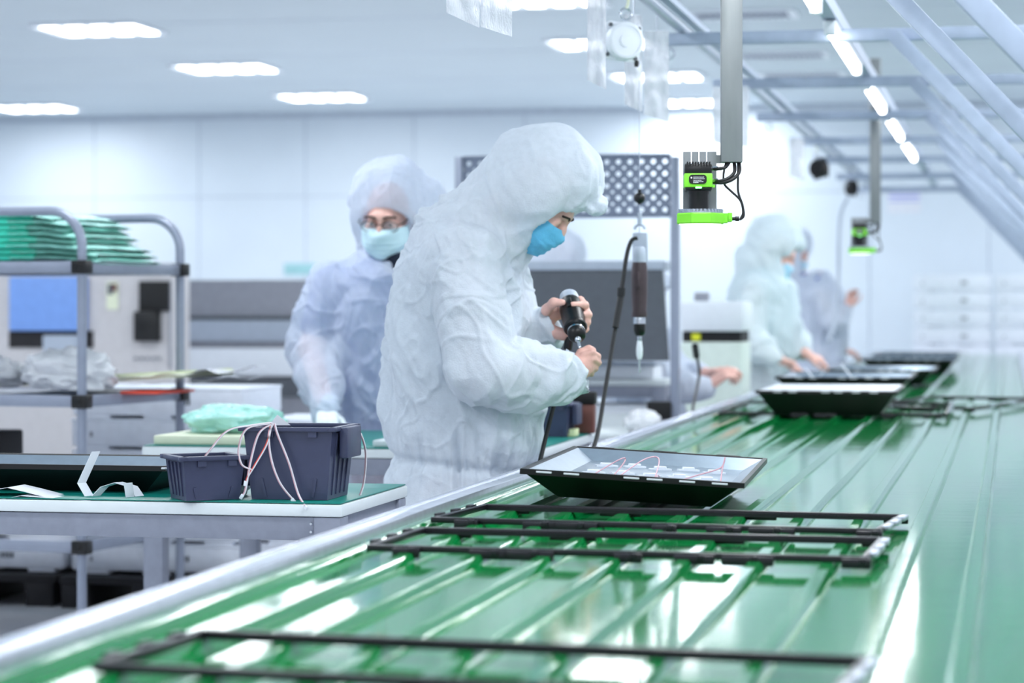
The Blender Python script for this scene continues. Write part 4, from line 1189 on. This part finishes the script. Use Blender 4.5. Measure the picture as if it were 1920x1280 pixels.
def face_mask(name, H, mt, par, drop=0):
    s = S()
    def f(u, v):
        a = (u - .5) * 2 * R(84); t = v
        ff = [.126, .124, .112, .092][0] * 0
        prof = np.interp(t, [0, .12, .3, .6, .85, 1], [.108, .126, .128, .122, .112, .088]); wid = np.interp(t, [0, .5, 1], [.070, .078, .060])
        z = np.interp(t, [0, 1], [.004 - .030 * 0, -.108]) + (-.012 * (1 - math.cos(a)) if t < .5 else .03 * (t - .5) * (1 - math.cos(a)) * 2)
        pl = .0018 * (1 if .25 < t < .85 else 0) * math.sin(t * 38)
        sq = abs(math.cos(a)) ** .75
        return H.p(.012 + (prof - .012 + pl) * sq + .003 * math.sin(a * 5 + t * 9), wid * math.sin(a) * 1.02, z)
    s.sheet(f, 30, 26, .0015)
    o = s.done(name, mt, par, world=True, ang=70)
    b = S()
    for t in (0.0, .10):
        b.tube([Vector(f(i / 30, t)) + Vector(H.f * .001) for i in range(31)], .0014, 6)
    b.done('nose_band', mt, o, world=False) if False else b.bm.free()
    for sg in (0, 1):
        e = Vector(H.p(-.018, (1 if sg else -1) * .086, .0))
        S().tube(smooth_pts([f(sg, .1), e + Vector(H.u * .02), e, f(sg, .9)], 5), .0014, 6).done('ear_loop', 'maskw', par, world=True)
    return o
def eyes_brows(H, par, hair=True):
    for s in (-1, 1):
        e = S(); e.ball(H.p(.0795, s * .032, .0125), .0112, 8); e.done('eye', 'eye', par, world=True)
        if hair:
            b = S(); b.tube(smooth_pts([H.p(.096, s * .012, .035), H.p(.096, s * .028, .041), H.p(.083, s * .050, .034)], 5), .0035, 6, radii=None); b.done('eyebrow', 'hair', par, world=True)
def ridge(n): return 1 - 2 * np.abs(n)
def wrinkle(V, N, seed, amp=1.0, cinch=None, vert=(8, 8, 1.5)):
    """cloth folds: long hanging folds, crisp creases of crumpled non-woven, gathers round the elastic waist"""
    wp = np.stack([perlin(V * 3 + seed + 9), perlin(V * 3 + seed + 19), perlin(V * 3 + seed + 29)], 1)
    a_ = np.abs(perlin(V * A3(vert) + seed + .7 * wp)); d = -a_ * .060 + .011                       # long valleys
    w = V * 5.5 + 1.1 * wp + seed * 1.7
    d += np.abs(perlin(w)) * .036 - .007                                                            # broad planes meeting in creases
    w2 = V * A3((11, 11, 8)) + 1.4 * wp + seed * 2.3
    d += -np.abs(perlin(w2)) * .023 + .005                                                          # ridged creases
    w3 = V @ A3(((.8, .1, -.6), (-.1, 1, .1), (.6, 0, .8))) * A3((26, 18, 9)) + 1.5 * wp + seed
    d += np.abs(perlin(w3)) * .011 - .002
    for k_, (fr, s_) in enumerate((((7, 7, 4.5), 3.1), ((10, 10, 10), 7.7), ((5, 5, 9), 12.9))):      # pinched crease lines
        l_ = perlin(V * A3(fr) + 1.3 * wp + seed + s_); msk = np.clip(perlin(V * 4 + seed + s_ * 3) * 4 + .5, 0, 1)
        d += .0055 * np.exp(-(l_ / .035) ** 2) * msk
    if cinch is not None:
        zc, cx, cy, slope = cinch
        dz = V[:, 2] - (zc + slope * (V[:, 0] - cx)); a = np.arctan2(V[:, 1] - cy, V[:, 0] - cx)
        pl = perlin(np.stack([np.cos(a) * 6 + seed, np.sin(a) * 6, dz * 2 + 5], 1)); pl2 = perlin(np.stack([np.cos(a) * 14 + seed, np.sin(a) * 14, dz * 5], 1))
        e = np.exp(-(dz / .085) ** 2)
        d = d * (1 - .6 * e) + e * (np.abs(pl) * -.055 + .010 + ridge(pl2) * .006) - .012 * np.exp(-(dz / .014) ** 2)
    return V + N * (d * amp)[:, None]
def suit(name, B, h, mt, par, seed, amp=1.0, cinch=None, vert=(8, 8, 1.5), calm=None):
    V, Fc = B.mesh(h); V = relax(V, Fc, 2); N = vnormals(V, Fc)
    W_ = wrinkle(V, N, seed, amp, cinch, vert)
    if calm is not None:
        k = calm(V)[:, None]; W_ = V + (W_ - V) * k
    W_ = relax(W_, Fc, 1, .15)
    return mesh_obj(name, W_, Fc, mt, par)
def skin_mesh(name, B, h, mt, par=None, loc=None):
    V, Fc = B.mesh(h); V = relax(V, Fc, 2, .4); return mesh_obj(name, V, Fc, mt, par, loc)
def shoes(par, feet, f):
    for p in feet:
        B = SDF(); p = A3(p); f = A3(f)
        B.cap((p[0], p[1], .05), p + f * .15 + A3((0, 0, .035)) * 0 + A3((0, 0, .035 - p[2])), .045, .036, .03); B.cap(p + A3((0, 0, .05 - p[2])) - f * .06, p + A3((0, 0, .05 - p[2])), .042, .045, .02)
        V, Fc = B.mesh(.008); V[:, 2] = np.maximum(V[:, 2], .002); mesh_obj('shoe', V, Fc, 'shoe', par)

def hand(B, wr, dirn, palm, thumb_side, curl=(20, 25, 20), spread=4, k=1.0, flat_thumb=35):
    """open or half-curled hand: wr wrist, dirn to the knuckles, palm the palm normal"""
    wr = A3(wr); d = A3(dirn) / np.linalg.norm(dirn); n = A3(palm); n = n - d * (n @ d); n /= np.linalg.norm(n); t = np.cross(d, n) * thumb_side
    for i, o in enumerate((.027, .009, -.009, -.026)):
        B.cap(wr + t * o * .6 * k, wr + (d * (.088 - .004 * abs(i - 1)) + t * o) * k, .015 * k, .0115 * k, .012)
    L = (.042, .046, .043, .034)
    for i, o in enumerate((.027, .009, -.009, -.026)):
        p = wr + (d * (.088 - .004 * abs(i - 1)) + t * o) * k; a = 0; dd = d + t * math.tan(R(spread)) * (1.5 - i) * .8; dd /= np.linalg.norm(dd)
        for j, r0 in enumerate((.0098, .0090, .0080)):
            a += curl[j] + 4 * i; v = dd * math.cos(R(a)) + n * math.sin(R(a)); q_ = p + v * L[i] * (1, .66, .5)[j] * k
            B.cap(p, q_, r0 * k, (r0 - .0008) * k, .004); p = q_
    p = wr + (d * .022 + t * .024) * k; v = d * math.cos(R(flat_thumb)) + t * math.sin(R(flat_thumb)) + n * .35; v /= np.linalg.norm(v)
    B.cap(wr + d * .01 * k, p + v * .040 * k, .017 * k, .012 * k, .012); B.cap(p + v * .040 * k, p + (v * .040 + (v + d * .5) * .026) * k, .0110 * k, .0095 * k, .005); B.cap(p + (v * .040 + (v + d * .5) * .026) * k, p + (v * .04 + (v + d * .5) * .026 + (v * .6 + d) * .018) * k, .0095 * k, .008 * k, .004)

# ------------------------------------------------------------------ the standing man in front, seen from his right
YM1 = 6.45
def m1(px, py, dy=0.0): return A3(onY(px, py, YM1 + dy))
per = thing('person', tuple(m1(860, 575))[:2] + (0,), 'person in white hooded coverall and blue mask, bending over a screw gun beside the conveyor', 'person')
px1 = 1 / 687.0
fwd = A3((.62, 0, -.785)); upv = A3((.785, 0, .62))
H1 = Head(m1(1007, 376), fwd, upv, 1.03)
Bd = SDF(); H1.sdf(Bd)
cx = lambda a, b_, y: (m1((a + b_) / 2, y)[0], abs(b_ - a) / 2 * px1 * 1.02)
trunk = [(470, 790, 950, .13), (520, 768, 965, .185), (600, 755, 978, .18), (700, 745, 985, .165), (800, 755, 985, .16), (900, 745, 965, .165), (960, 740, 955, .165)]
Bd.rows([(m1(0, y)[2], cx(a, b_, y)[0], YM1, cx(a, b_, y)[1] * .82, ry * .86) for y, a, b_, ry in trunk], .05)
Bd.cap(m1(870, 470), m1(955, 420), .07, .055, .05)
Bd.chain([m1(868, 490, -.17), m1(900, 705, -.24), m1(1085, 690, -.06)], [.05, .045, .028], .02)        # right arm
Bd.chain([m1(868, 490, .17), m1(950, 672, .23), m1(1014, 612, .05)], [.05, .045, .029], .02)           # left arm
for s in (-1, 1): Bd.chain([m1(850, 930, s * .09), A3((m1(850, 0)[0] - .01, YM1 + s * .10, .50)), A3((m1(850, 0)[0] - .03, YM1 + s * .11, .08))], [.085, .055, .042], .03)
# left hand round the screw gun
def ch(pts, rs, k=.006): Bd.chain([m1(*p) for p in pts], rs, k)
Bd.cap(m1(1018, 608, .045), m1(1031, 582, .045), .026, .023, .02)
Bd.cap(m1(1028, 620, .03), m1(1056, 627, .02), .020, .017, .015)
Bd.cap(m1(1022, 590, .05), m1(1070, 585, .055), .020, .016, .015)
ch([(1024, 582, .01), (1038, 567, -.012), (1055, 567, -.018)], [.015, .0118, .0095], .010)               # thumb
ch([(1062, 580, .05), (1088, 563, .035), (1097, 572, .0), (1074, 571, -.026)], [.013, .0115, .0108, .0088])   # index
ch([(1072, 588, .05), (1096, 576, .035), (1103, 590, .0), (1086, 590, -.024)], [.013, .0118, .0108, .0088])   # middle
ch([(1070, 600, .05), (1095, 592, .032), (1101, 604, .0), (1088, 606, -.020)], [.0125, .0112, .0102, .0085])
ch([(1066, 612, .045), (1092, 606, .03), (1098, 617, .0), (1090, 622, -.016)], [.011, .0098, .0092, .0078])
# right hand, a loose fist holding the screw
Bd.cap(m1(1082, 690, -.055), m1(1102, 670, -.045), .026, .016, .014)
Bd.cap(m1(1082, 695, -.06), m1(1102, 692, -.05), .025, .017, .018)
for i, (kx, ky) in enumerate(((1110, 661), (1112, 673), (1107, 684), (1100, 694))):
    z_ = .0102 - .0006 * i
    ch([(kx - 14, ky + 4, -.055), (kx, ky, -.055), (kx + 11 - i * .6, ky + 7, -.030), (kx + 1, ky + 8, .0), (kx - 13, ky + 7, -.012)], [z_ + .002, z_, z_ - .0006, z_ - .0014, z_ - .002], .0025)
ch([(1082, 676, -.045), (1090, 662, -.03), (1104, 655, -.018), (1112, 656, -.005)], [.016, .0125, .0112, .009], .008)
body = skin_mesh('body', Bd, .004, 'skin', per)
eyes_brows(H1, per)
shoes(per, [(m1(846, 0)[0] - .03, YM1 - .11, .03), (m1(846, 0)[0] - .03, YM1 + .11, .03)], (1, 0, 0))
face_mask('face_mask', H1, 'maskb', per)
sh = SDF(); sh.rows([(m1(0, y)[2], cx(a, b_, y)[0], YM1, cx(a, b_, y)[1] * .88, ry * .92) for y, a, b_, ry in trunk], .05)
skin_mesh('shirt', sh, .012, 'shirt_g', per)
# coverall
Bs = SDF()
tr_ = [(428, 800, 945, .10), (455, 772, 965, .165), (490, 756, 976, .205), (540, 742, 988, .215), (600, 733, 998, .21), (680, 726, 1004, .205), (750, 724, 1008, .20), (800, 731, 1009, .195),
       (830, 744, 1005, .185), (852, 752, 992, .178), (872, 740, 984, .188), (900, 726, 974, .20), (960, 716, 962, .205), (1060, 722, 950, .19)]
Bs.rows([(m1(0, y)[2], cx(a, b_, y)[0], YM1, cx(a, b_, y)[1], ry) for y, a, b_, ry in tr_], .03)
for s in (-1, 1): Bs.chain([m1(845, 980, s * .10), A3((m1(850, 0)[0] - .01, YM1 + s * .105, .50)), A3((m1(850, 0)[0] - .03, YM1 + s * .11, .09))], [.115, .095, .075], .03)
Bs.cap(m1(862, 440), m1(985, 352), .105, .128, .08)                 # hood draped from the back
Bs.ell(m1(1012, 345), (.146, .125, .152), None, .05)
Bs.ell(m1(1040, 300), (.085, .10, .088), None, .04)
Bs.ell(m1(1062, 340), (.082, .112, .094), H1.R.tolist(), .05)
Bs.cap(m1(930, 440), m1(975, 440), .09, .065, .06)                  # under the chin
Bs.cap(m1(862, 470, -.06), m1(874, 495, -.14), .10, .094, .05)
Bs.chain([m1(872, 488, -.15), m1(888, 600, -.205), m1(906, 690, -.235)], [.098, .096, .088], .010)
Bs.chain([m1(906, 692, -.235), m1(985, 706, -.17), m1(1040, 705, -.11), m1(1074, 700, -.07)], [.090, .088, .080, .062], .015)
Bs.chain([m1(880, 500, .14), m1(930, 600, .22), m1(960, 665, .22)], [.09, .085, .075], .035)
Bs.chain([m1(960, 665, .22), m1(1000, 632, .10), m1(1024, 612, .05)], [.07, .055, .050], .02)
Bs.ell(m1(1052, 452), (.052, .30, .125), H1.R.tolist(), .012, sub=True)     # face opening
Bs.ell(m1(1030, 417), (.075, .088, .088), H1.R.tolist(), .008, sub=True)
Bs.cap(m1(1085, 345), m1(1112, 378), .04, .022, .02)
for q_ in ((1117, 386, 0, .022), (1127, 380, .01, .017), (1124, 393, -.012, .016), (1110, 393, -.02, .014), (1130, 388, -.006, .012)): Bs.ell(m1(*q_[:3]), (q_[3],) * 3, None, .008)
Bs.cap(m1(1090, 692, -.065), m1(1104, 680, -.06), .053, .053, .006, sub=True)  # cuff openings
Bs.cap(m1(1037, 607, .05), m1(1052, 600, .05), .038, .038, .006, sub=True)
wz = m1(0, 855)[2]
headc = m1(1010, 345)
calm = lambda V: .7 + .3 * np.clip((np.linalg.norm(V - headc, axis=1) - .14) / .12, 0, 1)
suit('coverall', Bs, .0048, 'suit1', per, 3.7, 1.0, (wz, m1(870, 0)[0], YM1, -.13), calm=calm)

# the held screw gun: long axis leans towards the camera
tipp = Vector(m1(1087, 652, -.115)); capp = Vector(m1(1066, 553, .055))
ax = (tipp - capp).normalized()
hd = thing('screw_gun', tuple(capp), 'black electric screw gun with grey end cap gripped in the man\'s hand', 'screwdriver')
hd.rotation_mode = 'QUATERNION'; hd.rotation_quaternion = Vector((0, 0, -1)).rotation_difference(ax)
kk = (tipp - capp).length / .32
driver_parts(hd, 'black', bitlen=.035); hd.scale = (1.5, 1.5, kk)
cd = thing('power_cable', tuple(m1(1066, 640, -.02)), 'black cable running from the held screw gun down to the conveyor edge', 'cable')
S().tube(smooth_pts([Vector(m1(1068, 634, .02)), Vector(m1(1066, 648, .02)), Vector(m1(1056, 690, .06)), Vector(m1(1042, 745, .02)), Vector(m1(1026, 808, -.02)), Vector(m1(1012, 866, -.08))], 7), .0062, 8).done('cord', 'cable', cd, world=True)
S().tube([Vector(m1(1068, 632, .02)), Vector(m1(1064, 655, .02))], .0125, 10).done('strain_relief', 'black', cd, world=True)

# ------------------------------------------------------------------ worker with glasses facing the camera
YM2 = 8.53
def m2(px, py, dy=0.0): return A3(onY(px, py, YM2 + dy))
p2 = thing('person', tuple(m2(740, 575))[:2] + (0,), 'person with glasses and pale mask in thin white coverall over blue shirt, facing the camera', 'person')
H2 = Head(m2(728, 408, -.02), (-.02, -.90, -.40), (.02, -.40, .9), 1.17)
B2_ = SDF(); H2.sdf(B2_)
k2 = 1 / 512.0
c2 = lambda a, b_, y: (m2((a + b_) / 2, y)[0], (b_ - a) / 2 * k2)
tk2 = [(480, 700, 790, .075), (505, 650, 840, .10), (540, 628, 860, .115), (620, 640, 855, .12), (720, 645, 855, .12), (800, 640, 855, .125), (860, 640, 850, .12)]
B2_.rows([(m2(0, y)[2], c2(a, b_, y)[0], YM2, c2(a, b_, y)[1] * .93, ry * .9) for y, a, b_, ry in tk2], .04)
armR = [m2(622, 530, .0), m2(583, 655, -.06), m2(612, 768, -.36)]
armL = [m2(868, 530, .0), m2(900, 655, -.08), m2(850, 768, -.38)]
for a_ in (armR, armL): B2_.chain(a_, [.052, .045, .03], .03)
for s in (-1, 1): B2_.chain([m2(745 + s * 45, 850), A3((m2(745 + s * 50, 0)[0], YM2 - .02, .48)), A3((m2(745 + s * 52, 0)[0], YM2, .08))], [.085, .055, .042], .03)
skin_mesh('body', B2_, .0055, 'skin', p2); eyes_brows(H2, p2)
shoes(p2, [(m2(693, 0)[0], YM2, .03), (m2(797, 0)[0], YM2, .03)], (0, -1, 0))
face_mask('face_mask', H2, 'maskw', p2)
shb = SDF(); shb.rows([(m2(0, y)[2], c2(a, b_, y)[0], YM2, c2(a, b_, y)[1] * 1.0, ry * 1.0) for y, a, b_, ry in tk2], .04)
for a_ in (armR, armL): shb.cap(a_[0], a_[0] * .35 + a_[1] * .65, .068, .066, .04)
skin_mesh('shirt', shb, .009, 'shirt_b', p2)
cl = SDF(); cl.cap(m2(733, 484, -.045), m2(742, 500, -.07), .05, .045, .02); skin_mesh('collar', cl, .008, 'navycl', p2)
# glasses
gl = S()
for s in (-1, 1):
    c_ = [H2.p(.103, s * .034 + .025 * math.cos(a) , .012 + .018 * math.sin(a)) for a in [2 * math.pi * i / 24 for i in range(24)]]
    gl.tube(c_, .0016, 6, closed=True)
    gl.tube([H2.p(.101, s * .059, .018), H2.p(.085, s * .072, .018), H2.p(-.01, s * .080, .012)], .002, 6)
gl.tube(smooth_pts([H2.p(.103, -.010, .016), H2.p(.107, 0, .020), H2.p(.103, .010, .016)], 4), .0016, 6)
go = gl.done('glasses', 'blackm', p2, world=True)
for s in (-1, 1):
    l = S(); l.loft([[H2.p(.1030, s * .034 + .0245 * math.cos(a), .012 + .0175 * math.sin(a)) for a in [2 * math.pi * i / 24 for i in range(24)]], [H2.p(.1038, s * .034 + .0245 * math.cos(a), .012 + .0175 * math.sin(a)) for a in [2 * math.pi * i / 24 for i in range(24)]]])
    l.done('lens', 'glass', go, world=True)
for c in children(go): c.location = (0, 0, 0)
# hands in white gloves
for a_, sgn in ((armR, 1), (armL, -1)):
    g_ = SDF(); w_ = a_[2] + A3((0, -.0, .0)); g_.cap(a_[2] + A3((0, .03, .02)), w_, .036, .034, .01)
    hand(g_, w_, (.25 * sgn, -.80, -.42), (0, .15, -1), sgn, curl=(6, 8, 6), k=1.08)
    V, Fc = g_.mesh(.0045); V = relax(V, Fc, 1); V[:, 2] = np.maximum(V[:, 2], ZT + .004)
    mesh_obj('glove', V, Fc, 'glove', p2)
Bs = SDF()
tr2 = [(470, 690, 800, .085), (492, 660, 830, .125), (520, 622, 862, .15), (560, 606, 880, .165), (640, 612, 882, .17), (720, 616, 880, .17), (790, 618, 876, .168), (835, 625, 868, .155), (880, 612, 880, .17), (960, 620, 872, .16)]
Bs.rows([(m2(0, y)[2], c2(a, b_, y)[0], YM2, c2(a, b_, y)[1], ry) for y, a, b_, ry in tr2], .04)
for s in (-1, 1): Bs.chain([m2(745 + s * 48, 900), A3((m2(745 + s * 50, 0)[0], YM2 - .02, .48)), A3((m2(745 + s * 52, 0)[0], YM2, .09))], [.115, .095, .075], .03)
for a_ in (armR, armL):
    Bs.chain([a_[0], (a_[0] + a_[1]) / 2 + A3((0, 0, 0)), a_[1], a_[1] * .45 + a_[2] * .55, a_[2]], [.082, .085, .082, .072, .050], .04)
Bs.ell(m2(735, 384, .02), (.154, .155, .172), None, .03)
Bs.ell(m2(790, 385, .06), (.085, .11, .11), None, .05)
Bs.cap(m2(735, 440, .03), m2(742, 490, .02), .115, .10, .06)
Bs.ell(m2(721, 448, -.175), (.116, .12, .092), None, .012, sub=True)
Bs.ell(m2(725, 440, -.08), (.096, .11, .10), None, .012, sub=True)
Bs.cap(m2(738, 492, -.17), m2(742, 500, -.12), .04, .02, .02, sub=True)
hc2 = m2(735, 385)
suit('coverall', Bs, .0066, 'suit2', p2, 21.3, 1.0, (m2(0, 840)[2], m2(745, 0)[0], YM2, 0), calm=lambda V: .65 + .35 * np.clip((np.linalg.norm(V - hc2, axis=1) - .15) / .1, 0, 1))

# ------------------------------------------------------------------ far workers
def far_worker(lab, Y, base_px, head_px, head_f, torso, arms, suit_m, shirt_m, mask_m, hood, opening, seed, hnd, h=.011, standing=True, sub_k=1.0):
    m = lambda px, py, dy=0.0: A3(onY(px, py, Y + dy))
    D = (m(base_px, 575)[0] ** 2 + Y ** 2) ** .5 ; k = D / FPX
    w = thing('person', tuple(m(base_px, 575))[:2] + (0,), lab, 'person')
    Hh = Head(m(*head_px), head_f, (head_f[0] * .6 + .25 * (head_f[0] > 0), head_f[1] * .6, .8))
    B = SDF(); Hh.sdf(B)
    B.rows([(m(0, y)[2], m((a + b_) / 2, y)[0], Y, (b_ - a) / 2 * k * .8, ry * .8) for y, a, b_, ry in torso], .04)
    for a_ in arms: B.chain([m(*q_) for q_ in a_], [.05, .045, .03], .03)
    for (a_, pal, ts, dirn) in hnd: hand(B, m(*a_), dirn, pal, ts, curl=(25, 30, 25), k=1.05)
    lx = m(base_px, 0)[0]
    if standing:
        for s in (-1, 1): B.chain([A3((lx, Y + s * .09, .88)), A3((lx, Y + s * .10, .48)), A3((lx - .02, Y + s * .11, .08))], [.085, .055, .042], .03)
    skin_mesh('body', B, .0075, 'skin', w); eyes_brows(Hh, w); face_mask('face_mask', Hh, mask_m, w)
    sb = SDF(); sb.rows([(m(0, y)[2], m((a + b_) / 2, y)[0], Y, (b_ - a) / 2 * k * .86, ry * .88) for y, a, b_, ry in torso], .04)
    skin_mesh('shirt', sb, .016, shirt_m, w)
    Bs = SDF(); Bs.rows([(m(0, y)[2], m((a + b_) / 2, y)[0], Y, (b_ - a) / 2 * k, ry) for y, a, b_, ry in torso], .04)
    for a_ in arms:
        q_ = [m(*t_) for t_ in a_]; Bs.chain([q_[0], q_[1], (q_[1] + q_[2]) / 2, q_[1] * .15 + q_[2] * .85], [.092, .085, .072, .048], .04)
    if standing:
        for s in (-1, 1): Bs.chain([A3((lx, Y + s * .09, .88)), A3((lx, Y + s * .10, .48)), A3((lx - .02, Y + s * .11, .09))], [.125, .1, .08], .03)
        shoes(w, [(lx - .02, Y - .11, .03), (lx - .02, Y + .11, .03)], (1, 0, 0))
    for c_, r_ in hood: Bs.ell(m(*c_), r_, None, .05)
    for c_, r_ in opening: Bs.ell(m(*c_), r_, Hh.R.tolist(), .012, sub=True)
    suit('coverall', Bs, h, suit_m, w, seed, 1.0)
    return w, m
far_worker('person in pale teal coverall leaning over the far belt, face turned down right', 13.85, 1420, (1456, 478), (.78, -.12, -.55),
    [(505, 1390, 1480, .11), (540, 1368, 1492, .18), (600, 1352, 1500, .19), (660, 1350, 1492, .18), (700, 1350, 1470, .17), (800, 1345, 1462, .17)],
    [[(1410, 545, -.18), (1402, 640, -.25), (1462, 674, -.30)], [(1440, 545, .18), (1475, 620, .22), (1512, 664, .0)]], 'suit3', 'shirt_t', 'maskp',
    [((1452, 452), (.165, .13, .15)), ((1420, 490), (.13, .14, .12)), ((1438, 505), (.10, .11, .09))], [((1500, 497), (.06, .3, .115)), ((1476, 488), (.08, .08, .09))], 5.5,
    [((1462, 674, -.30), (0, -.3, -1), 1, (.85, -.1, -.25)), ((1512, 664, .0), (0, .3, -1), -1, (.8, .1, -.3))])
far_worker('person in pale blue coverall and blue mask, just behind the far leaning worker', 18.6, 1535, (1488, 480), (.85, -.1, -.42),
    [(515, 1490, 1552, .11), (545, 1478, 1578, .18), (600, 1478, 1590, .19), (650, 1480, 1585, .18), (740, 1475, 1568, .17)],
    [[(1540, 555, -.17), (1566, 600, -.22), (1590, 575, -.15)], [(1520, 555, .17), (1550, 620, .2), (1580, 655, .05)]], 'suit4', 'shirt_b', 'maskp',
    [((1484, 462), (.16, .13, .16)), ((1480, 505), (.14, .14, .12)), ((1505, 520), (.11, .11, .10))], [((1520, 494), (.06, .3, .115)), ((1503, 484), (.08, .08, .09))], 15.1,
    [((1590, 575, -.15), (0, -1, -.2), 1, (.3, -.1, .9)), ((1580, 655, .05), (0, 0, -1), -1, (.9, 0, -.2))], h=.012)
# seated worker whose hands reach out from behind the rack post
w5, q5 = far_worker('seated person hidden behind the dark panel, bare hands reaching to the belt', 11.45, 1225, (1205, 562), (.8, -.1, -.55),
    [(590, 1150, 1240, .11), (620, 1135, 1262, .18), (690, 1130, 1280, .19), (760, 1130, 1285, .19), (830, 1130, 1290, .18)],
    [[(1205, 630, -.18), (1245, 735, -.24), (1330, 722, -.20)], [(1215, 630, .18), (1275, 715, .2), (1322, 700, .0)]], 'suit4', 'shirt_g', 'maskw',
    [((1200, 548), (.15, .13, .15)), ((1180, 590), (.13, .14, .11))], [((1240, 585), (.06, .3, .15)), ((1222, 572), (.085, .09, .1))], 31.7,
    [((1330, 722, -.20), (0, .6, -1), 1, (.75, .1, .55)), ((1322, 700, .0), (0, -.3, -1), -1, (.9, 0, .15))], h=.011, standing=False)
stl = thing('stool', (q5(1195, 0)[0], 11.45, 0), 'stool under the seated worker behind the rack', 'stool')
S().lathe([(.17, .52), (.18, .55), (.17, .575)], (0, 0, 0), n=28).done('seat', 'blackm', stl)
S().lathe([(.03, .03), (.03, .52)], n=14).done('column', 'chrome', stl)
for i in range(5):
    a = 2 * math.pi * i / 5; S().bar((0, 0, .06), (math.cos(a) * .26, math.sin(a) * .26, .03), .04, .03).done('leg', 'blackm', stl)
# a hooded worker further back, only the hood seen above the dark panel
far_worker('hooded person far behind the dark rack panel, only the hood top showing', 14.0, 1035, (1050, 485), (.7, -.3, -.6),
    [(520, 995, 1075, .11), (550, 978, 1085, .18), (620, 975, 1090, .18), (720, 975, 1088, .17)],
    [[(1010, 560, -.18), (1030, 640, -.22), (1090, 660, -.1)], [(1040, 560, .18), (1060, 640, .2), (1100, 660, .05)]], 'suit4', 'shirt_g', 'maskw',
    [((1048, 476), (.165, .14, .15)), ((1015, 500), (.13, .14, .12))], [((1096, 522), (.06, .3, .08))], 44.2, [], h=.013)
